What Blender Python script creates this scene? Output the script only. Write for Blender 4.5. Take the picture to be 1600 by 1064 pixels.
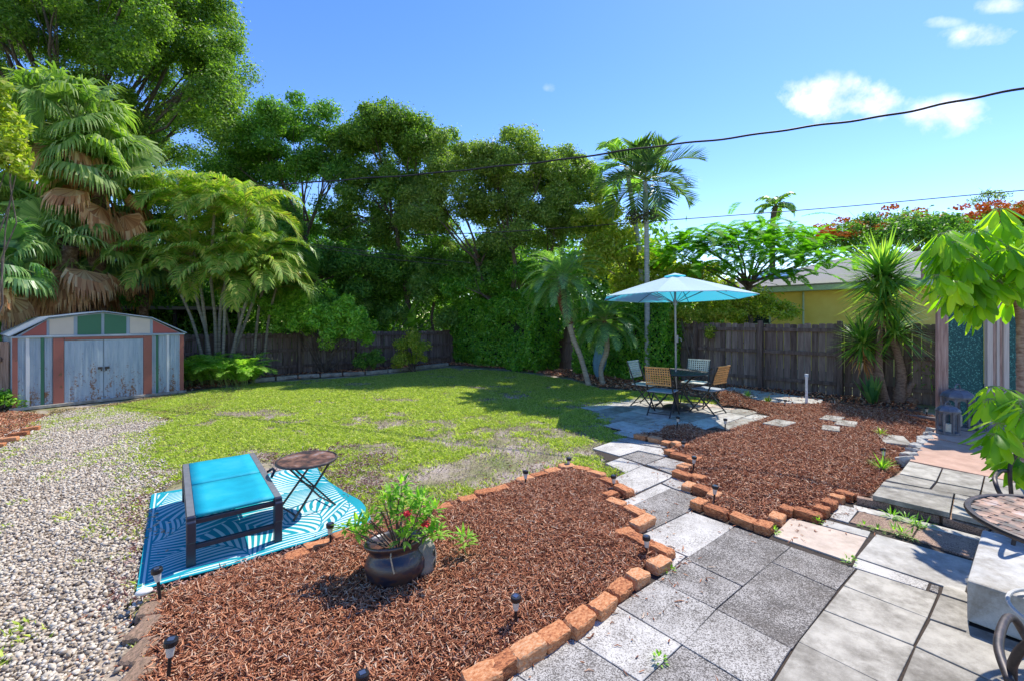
import bpy, bmesh, math, random
import numpy as np
from mathutils import Vector, Matrix
R = math.radians
random.seed(7)
rng = np.random.default_rng(11)
scene = bpy.context.scene
for o in list(bpy.data.objects): bpy.data.objects.remove(o)

# ------------------------------------------------------------ camera
CAM_H, FPX, HY = 1.73, 680.0, 500.0
cam_d = bpy.data.cameras.new("camera"); cam = bpy.data.objects.new("camera", cam_d)
scene.collection.objects.link(cam)
cam.location = (0, 0, CAM_H); cam.rotation_euler = (R(90), 0, 0)
cam_d.sensor_width = 36; cam_d.lens = 36 * FPX / 1600; cam_d.shift_y = -32 / 1600
cam_d.clip_start = 0.05; cam_d.clip_end = 2000
scene.camera = cam
# ------------------------------------------------------------ sun and sky
SUN_EL, SUN_AZ = R(54), math.atan2(.68, .73)
sd = bpy.data.lights.new("sun", 'SUN'); sun = bpy.data.objects.new("sun", sd)
scene.collection.objects.link(sun)
sd.energy = 2.7; sd.angle = R(0.5); sd.color = (1.0, 0.95, 0.87)
sdir = Vector((math.sin(SUN_AZ) * math.cos(SUN_EL), math.cos(SUN_AZ) * math.cos(SUN_EL), math.sin(SUN_EL)))
sun.rotation_euler = sdir.to_track_quat('Z', 'Y').to_euler(); sun.location = sdir * 40
scene.view_settings.view_transform = 'Standard'; scene.view_settings.look = 'None'
scene.view_settings.exposure = 1.35; scene.view_settings.gamma = 1.0
world = bpy.data.worlds.new("World"); scene.world = world; world.use_nodes = True
wt = world.node_tree; wt.nodes.clear()
def N(t, typ, **kw):
    n = t.nodes.new(typ)
    for k, v in kw.items(): setattr(n, k, v)
    return n
def math_n(t, op, a, b=None, c=None, clamp=False):
    n = N(t, 'ShaderNodeMath', operation=op); n.use_clamp = clamp
    for i, x in enumerate((a, b, c)):
        if x is None: continue
        if isinstance(x, (int, float)): n.inputs[i].default_value = x
        else: t.links.new(x, n.inputs[i])
    return n.outputs[0]
sky = N(wt, 'ShaderNodeTexSky', sky_type='NISHITA'); sky.sun_disc = False
sky.sun_elevation = SUN_EL; sky.sun_rotation = SUN_AZ
sky.air_density = 1.0; sky.dust_density = 0.08; sky.ozone_density = 1.6
hs = N(wt, 'ShaderNodeHueSaturation'); hs.inputs['Saturation'].default_value = 1.3; hs.inputs['Hue'].default_value = .517; hs.inputs['Value'].default_value = .76
wt.links.new(sky.outputs[0], hs.inputs['Color'])
tc = N(wt, 'ShaderNodeTexCoord'); sp = N(wt, 'ShaderNodeSeparateXYZ'); wt.links.new(tc.outputs['Generated'], sp.inputs[0])
yy = math_n(wt, 'MAXIMUM', sp.outputs[1], 0.02)
u = math_n(wt, 'DIVIDE', sp.outputs[0], yy); v = math_n(wt, 'DIVIDE', sp.outputs[2], yy)
cn = N(wt, 'ShaderNodeTexNoise'); cn.inputs['Scale'].default_value = 11; cn.inputs['Detail'].default_value = 9; cn.inputs['Roughness'].default_value = .6
wt.links.new(tc.outputs['Generated'], cn.inputs['Vector'])
nz = math_n(wt, 'MULTIPLY', math_n(wt, 'SUBTRACT', cn.outputs['Fac'], 0.5), 8.5)
tot = None
for (cx, cy, rx, ry, st) in ((1312, 156, 130, 42, 1), (1350, 172, 62, 24, .8), (1482, 182, 84, 34, .95), (1545, 58, 84, 25, .85), (1562, 10, 62, 16, .7),
                             (1470, 35, 42, 12, .5), (1408, 57, 15, 9, .6), (858, 138, 12, 9, .3)):
    du = math_n(wt, 'DIVIDE', math_n(wt, 'SUBTRACT', u, (cx - 800) / 680), rx / 680)
    dv = math_n(wt, 'DIVIDE', math_n(wt, 'SUBTRACT', v, (500 - cy) / 680), ry / 680)
    d2 = math_n(wt, 'ADD', math_n(wt, 'MULTIPLY', du, du), math_n(wt, 'MULTIPLY', dv, dv))
    m = math_n(wt, 'MULTIPLY', math_n(wt, 'SUBTRACT', .82, d2), 1.25)
    m = math_n(wt, 'ADD', m, nz)
    m = math_n(wt, 'MULTIPLY', math_n(wt, 'MULTIPLY', m, 0.5, clamp=True), math_n(wt, 'SUBTRACT', 1.3, math_n(wt, 'MULTIPLY', d2, .95), clamp=True))
    m = math_n(wt, 'MULTIPLY', m, st, clamp=True)
    tot = m if tot is None else math_n(wt, 'MAXIMUM', tot, m)
tot = math_n(wt, 'MULTIPLY', tot, math_n(wt, 'GREATER_THAN', sp.outputs[1], 0.05))
mixc = N(wt, 'ShaderNodeMixRGB'); wt.links.new(tot, mixc.inputs[0]); wt.links.new(hs.outputs[0], mixc.inputs[1])
cn2 = N(wt, 'ShaderNodeTexNoise'); cn2.inputs['Scale'].default_value = 22; cn2.inputs['Detail'].default_value = 6; wt.links.new(tc.outputs['Generated'], cn2.inputs['Vector'])
cr_ = N(wt, 'ShaderNodeValToRGB'); cr_.color_ramp.elements[0].position = .35; cr_.color_ramp.elements[1].position = .62; cr_.color_ramp.elements[0].color = (3.2, 3.3, 3.7, 1); cr_.color_ramp.elements[1].color = (4.4, 4.4, 4.5, 1); wt.links.new(cn2.outputs['Fac'], cr_.inputs[0]); wt.links.new(cr_.outputs[0], mixc.inputs[2])
bg = N(wt, 'ShaderNodeBackground'); bg.inputs[1].default_value = 0.15
wt.links.new(mixc.outputs[0], bg.inputs[0])
wo = N(wt, 'ShaderNodeOutputWorld'); wt.links.new(bg.outputs[0], wo.inputs[0])
scene.cycles.max_bounces = 6; scene.cycles.transparent_max_bounces = 6
scene.cycles.use_denoising = True

# ------------------------------------------------------------ placing helpers
def G(px, py, z=0.0):
    Y = FPX * (CAM_H - z) / (py - HY)
    return Vector(((px - 800) * Y / FPX, Y, z))
def P(px, py, Y):
    return Vector(((px - 800) * Y / FPX, Y, CAM_H + (HY - py) * Y / FPX))
DA = Vector((.775, .632, 0)); DB = Vector((-.632, .775, 0)); ANG = math.atan2(.632, .775)

# ------------------------------------------------------------ mesh builder
class MB:
    def __init__(s): s.v = []; s.f = []; s.m = []
    def add(s, vs, fs, mi=0):
        o = len(s.v); s.v += [tuple(x) for x in vs]
        for f in fs: s.f.append(tuple(i + o for i in f)); s.m.append(mi)
        return s
    def box(s, c, size, rot=None, mi=0, top=(1, 1)):
        hx, hy, hz = size[0] / 2, size[1] / 2, size[2] / 2
        vs = [Vector((x * hx * (top[0] if z > 0 else 1), y * hy * (top[1] if z > 0 else 1), z * hz)) for z in (-1, 1) for y in (-1, 1) for x in (-1, 1)]
        if rot is not None:
            if isinstance(rot, (int, float)): rot = Matrix.Rotation(rot, 3, 'Z')
            vs = [rot @ q for q in vs]
        c = Vector(c)
        return s.add([q + c for q in vs], [(0, 2, 3, 1), (4, 5, 7, 6), (0, 1, 5, 4), (2, 6, 7, 3), (0, 4, 6, 2), (1, 3, 7, 5)], mi)
    def bar(s, a, b, w, h=None, mi=0, up=(0, 0, 1)):
        a = Vector(a); b = Vector(b); h = h or w; d = (b - a); L = d.length; d.normalize()
        upv = Vector(up)
        if abs(d.dot(upv)) > .98: upv = Vector((0, 1, 0))
        x = d.cross(upv).normalized(); z = x.cross(d)
        M3 = Matrix((x, d, z)).transposed()
        return s.box((a + b) / 2, (w, L, h), M3, mi)
    def tube(s, pts, r, n=8, mi=0, closed=False):
        pts = [Vector(p) for p in pts]; m = len(pts)
        rs = r if isinstance(r, (list, tuple)) else [r] * m
        vs = []; prev = None
        for i, p in enumerate(pts):
            if closed: t = pts[(i + 1) % m] - pts[i - 1]
            else: t = pts[min(i + 1, m - 1)] - pts[max(i - 1, 0)]
            t.normalize()
            if prev is None:
                ref = Vector((0, 0, 1)) if abs(t.z) < .9 else Vector((1, 0, 0))
                x = t.cross(ref).normalized()
            else:
                x = prev - t * prev.dot(t)
                x = x.normalized() if x.length > 1e-6 else t.orthogonal().normalized()
            prev = x; y = t.cross(x)
            for k in range(n):
                a = 2 * math.pi * k / n
                vs.append(p + (x * math.cos(a) + y * math.sin(a)) * rs[i])
        fs = []
        for i in range(m if closed else m - 1):
            for k in range(n):
                a = i * n + k; b = i * n + (k + 1) % n; c = ((i + 1) % m) * n + (k + 1) % n; d = ((i + 1) % m) * n + k
                fs.append((a, b, c, d))
        if not closed: fs += [tuple(range(n))[::-1], tuple((m - 1) * n + k for k in range(n))]
        return s.add(vs, fs, mi)
    def lathe(s, prof, n=24, c=(0, 0, 0), mi=0, cap=True):
        c = Vector(c); vs = []; fs = []
        for (r, z) in prof:
            for k in range(n):
                a = 2 * math.pi * k / n; vs.append(c + Vector((r * math.cos(a), r * math.sin(a), z)))
        for i in range(len(prof) - 1):
            for k in range(n): fs.append((i * n + k, i * n + (k + 1) % n, (i + 1) * n + (k + 1) % n, (i + 1) * n + k))
        if cap: fs += [tuple(range(n))[::-1], tuple((len(prof) - 1) * n + k for k in range(n))]
        return s.add(vs, fs, mi)
    def prism(s, poly, z0, z1, mi=0):
        n = len(poly); vs = [(p[0], p[1], z0) for p in poly] + [(p[0], p[1], z1) for p in poly]
        ar = sum(poly[i][0] * poly[(i + 1) % n][1] - poly[(i + 1) % n][0] * poly[i][1] for i in range(n))
        if ar < 0: vs = vs[:n][::-1] + vs[n:][::-1]
        return s.add(vs, [tuple(range(n))[::-1], tuple(range(n, 2 * n))] + [(i, (i + 1) % n, n + (i + 1) % n, n + i) for i in range(n)], mi)
    def curve(s, pts, r, n=8, mi=0, closed=False, sub=6):
        pts = [Vector(p) for p in pts]; out = []
        for i in range(len(pts) - 1):
            p0 = pts[max(i - 1, 0)]; p1 = pts[i]; p2 = pts[i + 1]; p3 = pts[min(i + 2, len(pts) - 1)]
            for k in range(sub):
                t = k / sub; out.append(.5 * ((2 * p1) + (p2 - p0) * t + (2 * p0 - 5 * p1 + 4 * p2 - p3) * t * t + (3 * p1 - p0 - 3 * p2 + p3) * t ** 3))
        out.append(pts[-1]); return s.tube(out, r, n, mi)
    def build(s, name, mats, parent=None, smooth=False, bevel=0, loc=None):
        me = bpy.data.meshes.new(name); me.from_pydata(s.v, [], s.f)
        if not isinstance(mats, (list, tuple)): mats = [mats]
        for m in mats: me.materials.append(m)
        me.polygons.foreach_set('material_index', s.m)
        if smooth: me.polygons.foreach_set('use_smooth', [True] * len(s.f))
        me.update()
        return link(name, me, parent, bevel, loc, smooth)
def link(name, me, parent=None, bevel=0, loc=None, smooth=False):
    o = bpy.data.objects.new(name, me); scene.collection.objects.link(o)
    if parent is not None: o.parent = parent
    if loc is not None: o.location = loc
    if bevel:
        b = o.modifiers.new('bevel', 'BEVEL'); b.width = bevel; b.segments = 2; b.limit_method = 'ANGLE'; b.angle_limit = R(40)
    return o
def npmesh(name, V, F, mats, parent=None, mi=None, smooth=False):
    V = np.asarray(V, np.float32).reshape(-1, 3); F = np.asarray(F, np.int32); k = F.shape[1]; n = len(F)
    me = bpy.data.meshes.new(name); me.vertices.add(len(V)); me.vertices.foreach_set('co', V.ravel())
    me.loops.add(n * k); me.loops.foreach_set('vertex_index', F.ravel())
    me.polygons.add(n); me.polygons.foreach_set('loop_start', np.arange(0, n * k, k, dtype=np.int32))
    if not isinstance(mats, (list, tuple)): mats = [mats]
    for m in mats: me.materials.append(m)
    if mi is not None: me.polygons.foreach_set('material_index', np.asarray(mi, np.int32))
    if smooth: me.polygons.foreach_set('use_smooth', np.ones(n, bool))
    me.update(calc_edges=True); me.validate()
    return link(name, me, parent)
def tag(o, label, cat, group=None, kind=None):
    if label: o['label'] = label
    if cat: o['category'] = cat
    if group: o['group'] = group
    if kind: o['kind'] = kind
    return o
def thing(name, label, cat, loc=(0, 0, 0), rz=0, group=None):
    o = bpy.data.objects.new(name, None); scene.collection.objects.link(o); o.empty_display_size = .1
    o.location = loc; o.rotation_euler = (0, 0, rz)
    return tag(o, label, cat, group)
def dup(root, loc, rz, label, scale=None):
    def cp(o, parent):
        c = o.copy(); scene.collection.objects.link(c)
        if parent is not None: c.parent = parent
        for ch in list(o.children): cp(ch, c)
        return c
    r = cp(root, None); r.location = loc; r.rotation_euler = (0, 0, rz)
    if scale: r.scale = scale
    r['label'] = label
    return r
def structure(o): o['kind'] = 'structure'; return o

# ------------------------------------------------------------ noise in numpy
_perm = rng.random((256, 256))
def vnoise(x, y, s):
    x = np.asarray(x) * s + 100; y = np.asarray(y) * s + 100
    xi = np.floor(x).astype(int); yi = np.floor(y).astype(int); fx = x - xi; fy = y - yi
    fx = fx * fx * (3 - 2 * fx); fy = fy * fy * (3 - 2 * fy)
    g = lambda a, b: _perm[a % 256, b % 256]
    return (g(xi, yi) * (1 - fx) + g(xi + 1, yi) * fx) * (1 - fy) + (g(xi, yi + 1) * (1 - fx) + g(xi + 1, yi + 1) * fx) * fy
def fbm(x, y, s, o=4):
    t = 0; a = .5; w = 0
    for i in range(o): t = t + a * vnoise(x, y, s * 2 ** i + i * .13); w += a; a *= .5
    return t / w
def inside(poly, x, y):
    poly = np.asarray(poly)[:, :2]; c = np.zeros(np.shape(x), bool); j = len(poly) - 1
    for i in range(len(poly)):
        xi, yi = poly[i]; xj, yj = poly[j]
        with np.errstate(divide='ignore', invalid='ignore'):
            k = ((yi > y) != (yj > y)) & (x < (xj - xi) * (y - yi) / (yj - yi + 1e-12) + xi)
        c ^= k; j = i
    return c
def sdist(poly, x, y):
    poly = np.asarray(poly)[:, :2]; d = np.full(np.shape(x), 1e9)
    for i in range(len(poly)):
        a = poly[i]; b = poly[(i + 1) % len(poly)]; ab = b - a; L = max((ab ** 2).sum(), 1e-9)
        t = np.clip(((x - a[0]) * ab[0] + (y - a[1]) * ab[1]) / L, 0, 1)
        d = np.minimum(d, np.hypot(x - a[0] - t * ab[0], y - a[1] - t * ab[1]))
    return np.where(inside(poly, x, y), d, -d)

# ------------------------------------------------------------ materials
def srgb(c):
    return tuple(((x / 255) / 12.92 if x / 255 <= .04045 else ((x / 255 + .055) / 1.055) ** 2.4) for x in c) + (1,)
def new_mat(name):
    m = bpy.data.materials.new(name); m.use_nodes = True; m.node_tree.nodes.clear()
    return m, m.node_tree
def ramp(t, fac, cols, pos=None):
    r = N(t, 'ShaderNodeValToRGB'); cr = r.color_ramp
    n = len(cols); pos = pos or [i / (n - 1) for i in range(n)]
    while len(cr.elements) < n: cr.elements.new(.5)
    for e, c, p in zip(cr.elements, cols, pos): e.position = p; e.color = tuple(c[:3]) + (1,)
    t.links.new(fac, r.inputs[0]); return r.outputs[0]
def noise_n(t, scale, detail=5, rough=.6, coord='Object', vec=None, stretch=None):
    n = N(t, 'ShaderNodeTexNoise'); n.inputs['Scale'].default_value = scale; n.inputs['Detail'].default_value = detail; n.inputs['Roughness'].default_value = rough
    if vec is None: vec = N(t, 'ShaderNodeTexCoord').outputs[coord]
    if stretch:
        mp = N(t, 'ShaderNodeMapping'); mp.inputs['Scale'].default_value = stretch; t.links.new(vec, mp.inputs[0]); vec = mp.outputs[0]
    t.links.new(vec, n.inputs['Vector']); return n.outputs['Fac']
def finish(m, t, col, rough=.8, bump=None, bs=.3, bd=.01, metal=0, spec=.5, trans=None, tw=.3):
    p = N(t, 'ShaderNodeBsdfPrincipled'); p.inputs['Roughness'].default_value = rough; p.inputs['Metallic'].default_value = metal
    p.inputs['Specular IOR Level'].default_value = spec
    if isinstance(col, tuple): p.inputs['Base Color'].default_value = col
    else: t.links.new(col, p.inputs['Base Color'])
    if bump is not None:
        b = N(t, 'ShaderNodeBump'); b.inputs['Strength'].default_value = bs; b.inputs['Distance'].default_value = bd
        t.links.new(bump, b.inputs['Height']); t.links.new(b.outputs[0], p.inputs['Normal'])
    out = N(t, 'ShaderNodeOutputMaterial'); sh = p.outputs[0]
    if trans is not None:
        tr = N(t, 'ShaderNodeBsdfTranslucent')
        if isinstance(trans, tuple): tr.inputs[0].default_value = trans
        else: t.links.new(trans, tr.inputs[0])
        mx = N(t, 'ShaderNodeMixShader'); mx.inputs[0].default_value = tw
        t.links.new(sh, mx.inputs[1]); t.links.new(tr.outputs[0], mx.inputs[2]); sh = mx.outputs[0]
    t.links.new(sh, out.inputs[0]); return m
def m_noise(name, cols, scale=5, rough=.85, bs=.4, bd=.01, detail=6, pos=None, metal=0, spec=.4, stretch=None, coord='Object', bscale=None):
    m, t = new_mat(name); f = noise_n(t, scale, detail, stretch=stretch, coord=coord)
    b = f if bscale is None else noise_n(t, bscale, 4, coord=coord)
    pos = pos or [.3 + .4 * i / (len(cols) - 1) for i in range(len(cols))]
    return finish(m, t, ramp(t, f, cols, pos), rough, b, bs, bd, metal, spec)
def m_island(name, cols, rough=.85, pos=None, spec=.3, trans=0, tcol=1.5, big=None, ni=0):
    # every separate leaf, chip or stone takes its own colour
    m, t = new_mat(name); g = N(t, 'ShaderNodeNewGeometry'); f = g.outputs['Random Per Island']
    if big:
        nb = noise_n(t, big, 3); f = math_n(t, 'ADD', math_n(t, 'MULTIPLY', f, .55), math_n(t, 'MULTIPLY', math_n(t, 'SUBTRACT', nb, .27), .95), clamp=True)
    if ni:
        nb = noise_n(t, ni, 4); f = math_n(t, 'ADD', math_n(t, 'MULTIPLY', f, .75), math_n(t, 'MULTIPLY', nb, .25))
    c = ramp(t, f, cols, pos)
    if trans:
        mm = N(t, 'ShaderNodeMixRGB', blend_type='MULTIPLY'); mm.inputs[0].default_value = 1
        t.links.new(c, mm.inputs[1]); mm.inputs[2].default_value = (tcol * 1.12, tcol * 1.3, tcol * .4, 1)
        return finish(m, t, c, rough, spec=spec, trans=mm.outputs[0], tw=trans)
    return finish(m, t, c, rough, spec=spec)
def flat(name, c, rough=.6, metal=0, spec=.4, wear=.15, scale=20):
    c = tuple(c[:3]); a = tuple(x * (1 - wear) for x in c); b = tuple(min(1, x * (1 + wear)) for x in c)
    return m_noise(name, [a, b], scale, rough, .08, .003, metal=metal, spec=spec)
# ------------------------------------------------------------ shared materials
M = {}
M['soil'] = m_noise('soil', [(.11, .07, .05), (.2, .14, .1), (.3, .23, .18)], 6, .95, .6, .02)
M['lawn'] = m_noise('lawn_soil', [(.15, .17, .05), (.25, .22, .12), (.34, .28, .22), (.43, .36, .31)], 1.6, .95, .5, .02, detail=9, pos=[.35, .47, .56, .68], bscale=60)
M['far'] = m_noise('far_ground', [(.05, .08, .02), (.09, .1, .04)], .5, .95)
M['gravel_base'] = m_noise('gravel_base', [(.20, .15, .10), (.36, .29, .21), (.48, .41, .32)], 30, .95, .8, .02)
M['mulch_base'] = m_noise('mulch_base', [(.03, .014, .009), (.09, .035, .02), (.16, .07, .04)], 45, .95, .9, .02, detail=8)
M['mulch'] = m_island('mulch', [(.09, .026, .012), (.27, .09, .04), (.42, .16, .075), (.53, .25, .13), (.58, .36, .22), (.64, .48, .34)], .85, [0, .25, .5, .72, .92, 1], .25)
M['stone'] = m_island('stone', [(.20, .155, .11), (.38, .31, .225), (.50, .43, .325), (.61, .54, .43), (.44, .32, .21)], .8, [0, .25, .5, .88, 1], .3)
M['grass'] = m_island('grass_blade', [(.17, .25, .035), (.34, .43, .06), (.50, .59, .11), (.63, .66, .2), (.66, .57, .33)], .6, [0, .3, .6, .88, 1], .3, .35, 1.3)
M['joint'] = m_noise('joint_soil', [(.022, .016, .012), (.06, .042, .03)], 25, .95, .5, .01)
def slab_mat(name, lo, hi, scale=190, contrast=.09, dirt=(.1, .08, .06), mid=.5, speck=True, df=.35):
    m, t = new_mat(name); co = N(t, 'ShaderNodeTexCoord').outputs['Object']
    geo = N(t, 'ShaderNodeNewGeometry')
    if speck:
        vo = N(t, 'ShaderNodeTexVoronoi'); vo.inputs['Scale'].default_value = scale; t.links.new(co, vo.inputs['Vector'])
        sepc = N(t, 'ShaderNodeSeparateColor'); t.links.new(vo.outputs['Color'], sepc.inputs[0])
        blot = noise_n(t, 4.5, 6, .65, vec=co)
        f = math_n(t, 'ADD', sepc.outputs[0], math_n(t, 'MULTIPLY', math_n(t, 'SUBTRACT', blot, .5), 1.5))
        f = math_n(t, 'ADD', f, math_n(t, 'MULTIPLY', math_n(t, 'SUBTRACT', geo.outputs['Random Per Island'], .5), .25))
        c = ramp(t, f, [lo, hi], [mid - contrast, mid + contrast]); bump = sepc.outputs[0]; bs = .5
    else:
        f = noise_n(t, 7, 8, .65, vec=co)
        f2 = math_n(t, 'ADD', f, math_n(t, 'MULTIPLY', math_n(t, 'SUBTRACT', geo.outputs['Random Per Island'], .5), .28))
        g = noise_n(t, 160, 3, .8, vec=co)
        f2 = math_n(t, 'ADD', f2, math_n(t, 'MULTIPLY', math_n(t, 'SUBTRACT', g, .5), .3))
        c = ramp(t, f2, [lo, hi], [.32, .68]); bump = g; bs = .35
    d = math_n(t, 'ADD', math_n(t, 'MULTIPLY', noise_n(t, 2.3, 7, .7, vec=co), .6), math_n(t, 'MULTIPLY', noise_n(t, 12, 6, .75, vec=co), .4)); dm = ramp(t, d, [(df, df, df), (0, 0, 0)], [.40, .55])
    mx = N(t, 'ShaderNodeMixRGB'); t.links.new(dm, mx.inputs[0]); t.links.new(c, mx.inputs[1]); mx.inputs[2].default_value = dirt + (1,)
    return finish(m, t, mx.outputs[0], .88, bump, bs, .003, spec=.3)
M['dark_speck'] = slab_mat('dark_speckled_slab', (.085, .076, .066), (.40, .37, .33), 190, .3, mid=.58)
M['mid_speck'] = slab_mat('mid_speckled_slab', (.12, .108, .094), (.48, .45, .40), 190, .3, mid=.45)
M['light_speck'] = slab_mat('light_speckled_slab', (.20, .18, .155), (.55, .52, .46), 170, .22, mid=.24, df=.35)
M['grey_slab'] = slab_mat('grey_slab', (.25, .228, .185), (.47, .435, .36), speck=False, dirt=(.12, .105, .08), df=.75)
M['beige_slab'] = slab_mat('beige_slab', (.42, .33, .25), (.58, .47, .37), speck=False, df=.3)
M['pink_slab'] = slab_mat('pink_slab', (.44, .27, .19), (.56, .37, .27), speck=False, df=.2)
M['brown_slab'] = slab_mat('brown_slab', (.16, .1, .07), (.42, .28, .2), 200, .2, mid=.5)
M['white_slab'] = slab_mat('pale_slab', (.38, .36, .315), (.56, .53, .46), speck=False, dirt=(.16, .14, .11), df=.6)
def m_wet(): pass
m, t = new_mat('edging_brick')
co = N(t, 'ShaderNodeTexCoord').outputs['Object']; ob = N(t, 'ShaderNodeObjectInfo')
f = math_n(t, 'ADD', noise_n(t, 9, 7, .65, vec=co), math_n(t, 'MULTIPLY', math_n(t, 'SUBTRACT', ob.outputs['Random'], .5), .25))
c = ramp(t, f, [(.17, .06, .03), (.42, .15, .06), (.56, .25, .11), (.62, .38, .22)], [.3, .43, .57, .74])
M['brick'] = finish(m, t, c, .9, noise_n(t, 55, 5, .7, vec=co), .6, .006, spec=.25)
m, t = new_mat('grey_edging'); co = N(t, 'ShaderNodeTexCoord').outputs['Object']
M['oldbrick'] = finish(m, t, ramp(t, noise_n(t, 8, 7, .65, vec=co), [(.11, .08, .05), (.26, .17, .11), (.38, .24, .16)], [.3, .5, .7]), .92, noise_n(t, 55, 5, .7, vec=co), .6, .006, spec=.25)

# ------------------------------------------------------------ the ground
g = MB(); g.add([(-150, -20, -.03), (150, -20, -.03), (150, 280, -.03), (-150, 280, -.03)], [(0, 1, 2, 3)])
structure(g.build('ground', M['far']))
def pxpoly(pts, z=0): return [G(x, y, z) for x, y in pts]
def sheet(name, poly, mat, z, res=.08, hf=None):
    a = np.array([(p[0], p[1]) for p in poly]); x0, y0 = a.min(0); x1, y1 = a.max(0)
    nx = int((x1 - x0) / res) + 2; ny = int((y1 - y0) / res) + 2
    X, Y = np.meshgrid(x0 + np.arange(nx + 1) * res, y0 + np.arange(ny + 1) * res)
    Z = np.full(X.shape, z) + (hf(X, Y) if hf else 0)
    cx = X[:-1, :-1] + res / 2; cy = Y[:-1, :-1] + res / 2; ok = inside(poly, cx, cy)
    idx = np.arange(X.size).reshape(X.shape)
    F = np.stack([idx[:-1, :-1][ok], idx[:-1, 1:][ok], idx[1:, 1:][ok], idx[1:, :-1][ok]], 1)
    o = npmesh(name, np.stack([X, Y, Z], -1).reshape(-1, 3), F, mat, smooth=True)
    return o
YARD = [(-13, 0), (-3.2, -1.5), (7, -1.5), (12, 6), (8.2, 10.2), (-1.3, 19.2), (-13.5, 9.4)]
structure(sheet('lawn', YARD, M['lawn'], -.012, .25, lambda x, y: .012 * (fbm(x, y, .8) - .5)))
GRAVEL = [Vector((-12, -.2, 0)), Vector((-1.75, -.2, 0))] + pxpoly([(240, 1060), (203, 960), (215, 930), (222, 870), (238, 775), (260, 745), (222, 715), (248, 668), (255, 650), (150, 637), (60, 655), (-40, 720)]) + [Vector((-12, 5.6, 0))]
structure(sheet('gravel_path', GRAVEL, M['gravel_base'], .004, .08, lambda x, y: .015 * (fbm(x, y, 2) - .5)))
FRONT = [Vector((-1.62, 1.2, 0))] + pxpoly([(218, 1064), (225, 985), (238, 940), (290, 918), (350, 898), (400, 882), (463, 868), (497, 850), (540, 832), (640, 800), (731, 780), (781, 764), (826, 746), (870, 734), (921, 735), (955, 754), (972, 772), (965, 787), (990, 801), (995, 815), (980, 835), (998, 846), (1030, 862), (1031, 880), (1000, 897), (970, 920), (942, 945), (905, 970), (866, 993), (825, 1020), (775, 1047), (735, 1072)]) + [Vector((-.35, 1.2, 0))]
RIGHT = pxpoly([(1000, 680), (1030, 678), (1040, 668), (1075, 665), (1104, 676), (1133, 676), (1172, 663), (1206, 652), (1170, 640), (1128, 637), (1118, 628), (1140, 618), (1180, 630), (1230, 634), (1290, 632), (1330, 636), (1460, 652), (1462, 668), (1455, 690), (1418, 722), (1370, 768), (1340, 785), (1318, 778), (1297, 792), (1270, 803), (1228, 802), (1195, 826), (1162, 815), (1121, 802), (1093, 790), (1110, 772), (1077, 760), (1090, 747), (1066, 742), (1075, 728), (1085, 718), (1044, 707), (1057, 698), (1035, 690)])
def bed_h(poly, amp, e=.3):
    return lambda x, y: np.clip(sdist(poly, x, y) / e, 0, 1) * amp + .02 * (fbm(x, y, 3) - .5) * np.clip(sdist(poly, x, y) / .1, 0, 1)
hF = bed_h(FRONT, .045); 
_rb = bed_h(RIGHT, .06, .4)
_mh = G(1135, 630)
hR = lambda x, y: _rb(x, y) + .20 * np.exp(-(((x - _mh.x) / .42) ** 2 + ((y - _mh.y) / .42) ** 2)) * (sdist(RIGHT, x, y) > -.3)
structure(sheet('mulch_bed', FRONT, M['mulch_base'], .012, .05, hF))
structure(sheet('mulch_bed', RIGHT, M['mulch_base'], .012, .06, hR))
BACKBED = [Vector(p) for p in [(8.3, 9.0, 0), (7.9, 9.5, 0), (6.2, 11.05, 0), (2.1, 15.0, 0), (-1.4, 18.7, 0), (-9.0, 12.4, 0)]] + pxpoly([(285, 612), (400, 596), (560, 586), (640, 577), (700, 570), (800, 577), (890, 590), (940, 605), (1060, 617), (1130, 625), (1290, 645), (1460, 668)])
structure(sheet('back_border', BACKBED, m_noise('leaf_litter', [(.04, .025, .018), (.12, .07, .045), (.22, .15, .1)], 14, .95, .8, .02, detail=9), .002, .2, lambda x, y: .02 * fbm(x, y, 2)))

# ------------------------------------------------------------ paving
slabs = []
def slab(pts, mat, z=.012, gap=.006, th=.05):
    w = [G(x, y, z) for x, y in pts]; c = sum(w, Vector()) / len(w)
    q = []
    for p in w:
        d = (p - c); L = d.length; q.append(c + d * max(.5, (L - gap * .7) / L) + Vector((random.uniform(-1, 1), random.uniform(-1, 1), 0)) * .003)
    slabs.append((q, mat, z, th))
D, MI, LI, GR, BE, BR, WH, PK = 'dark_speck', 'mid_speck', 'light_speck', 'grey_slab', 'beige_slab', 'brown_slab', 'white_slab', 'pink_slab'
slab([(1148, 822), (1235, 853), (1160, 915), (1070, 872)], D)
slab([(1070, 872), (1160, 915), (1119, 951), (1026, 905)], D)
slab([(1026, 905), (1119, 951), (1066, 1007), (963, 945)], MI)
slab([(963, 945), (1066, 1007), (1003, 1066), (893, 995)], LI)
slab([(893, 995), (1003, 1066), (930, 1135), (805, 1052)], MI)
slab([(805, 1052), (930, 1135), (830, 1240), (700, 1130)], MI)
slab([(1235, 853), (1337, 887), (1308, 922), (1206, 877)], D)
slab([(1206, 877), (1308, 922), (1237, 1013), (1119, 951)], D)
slab([(1119, 951), (1237, 1013), (1192, 1084), (1066, 1007)], MI)
slab([(1066, 1007), (1192, 1084), (1120, 1190), (960, 1105)], D)
slab([(1339, 888), (1467, 928), (1450, 965), (1318, 914)], GR)
slab([(1318, 914), (1450, 965), (1428, 1008), (1287, 952)], GR)
slab([(1287, 952), (1428, 1008), (1397, 1075), (1247, 1001)], GR)
slab([(1247, 1001), (1397, 1075), (1350, 1190), (1180, 1110)], GR)
slab([(1469, 928), (1519, 944), (1512, 987), (1452, 966)], GR)
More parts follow.
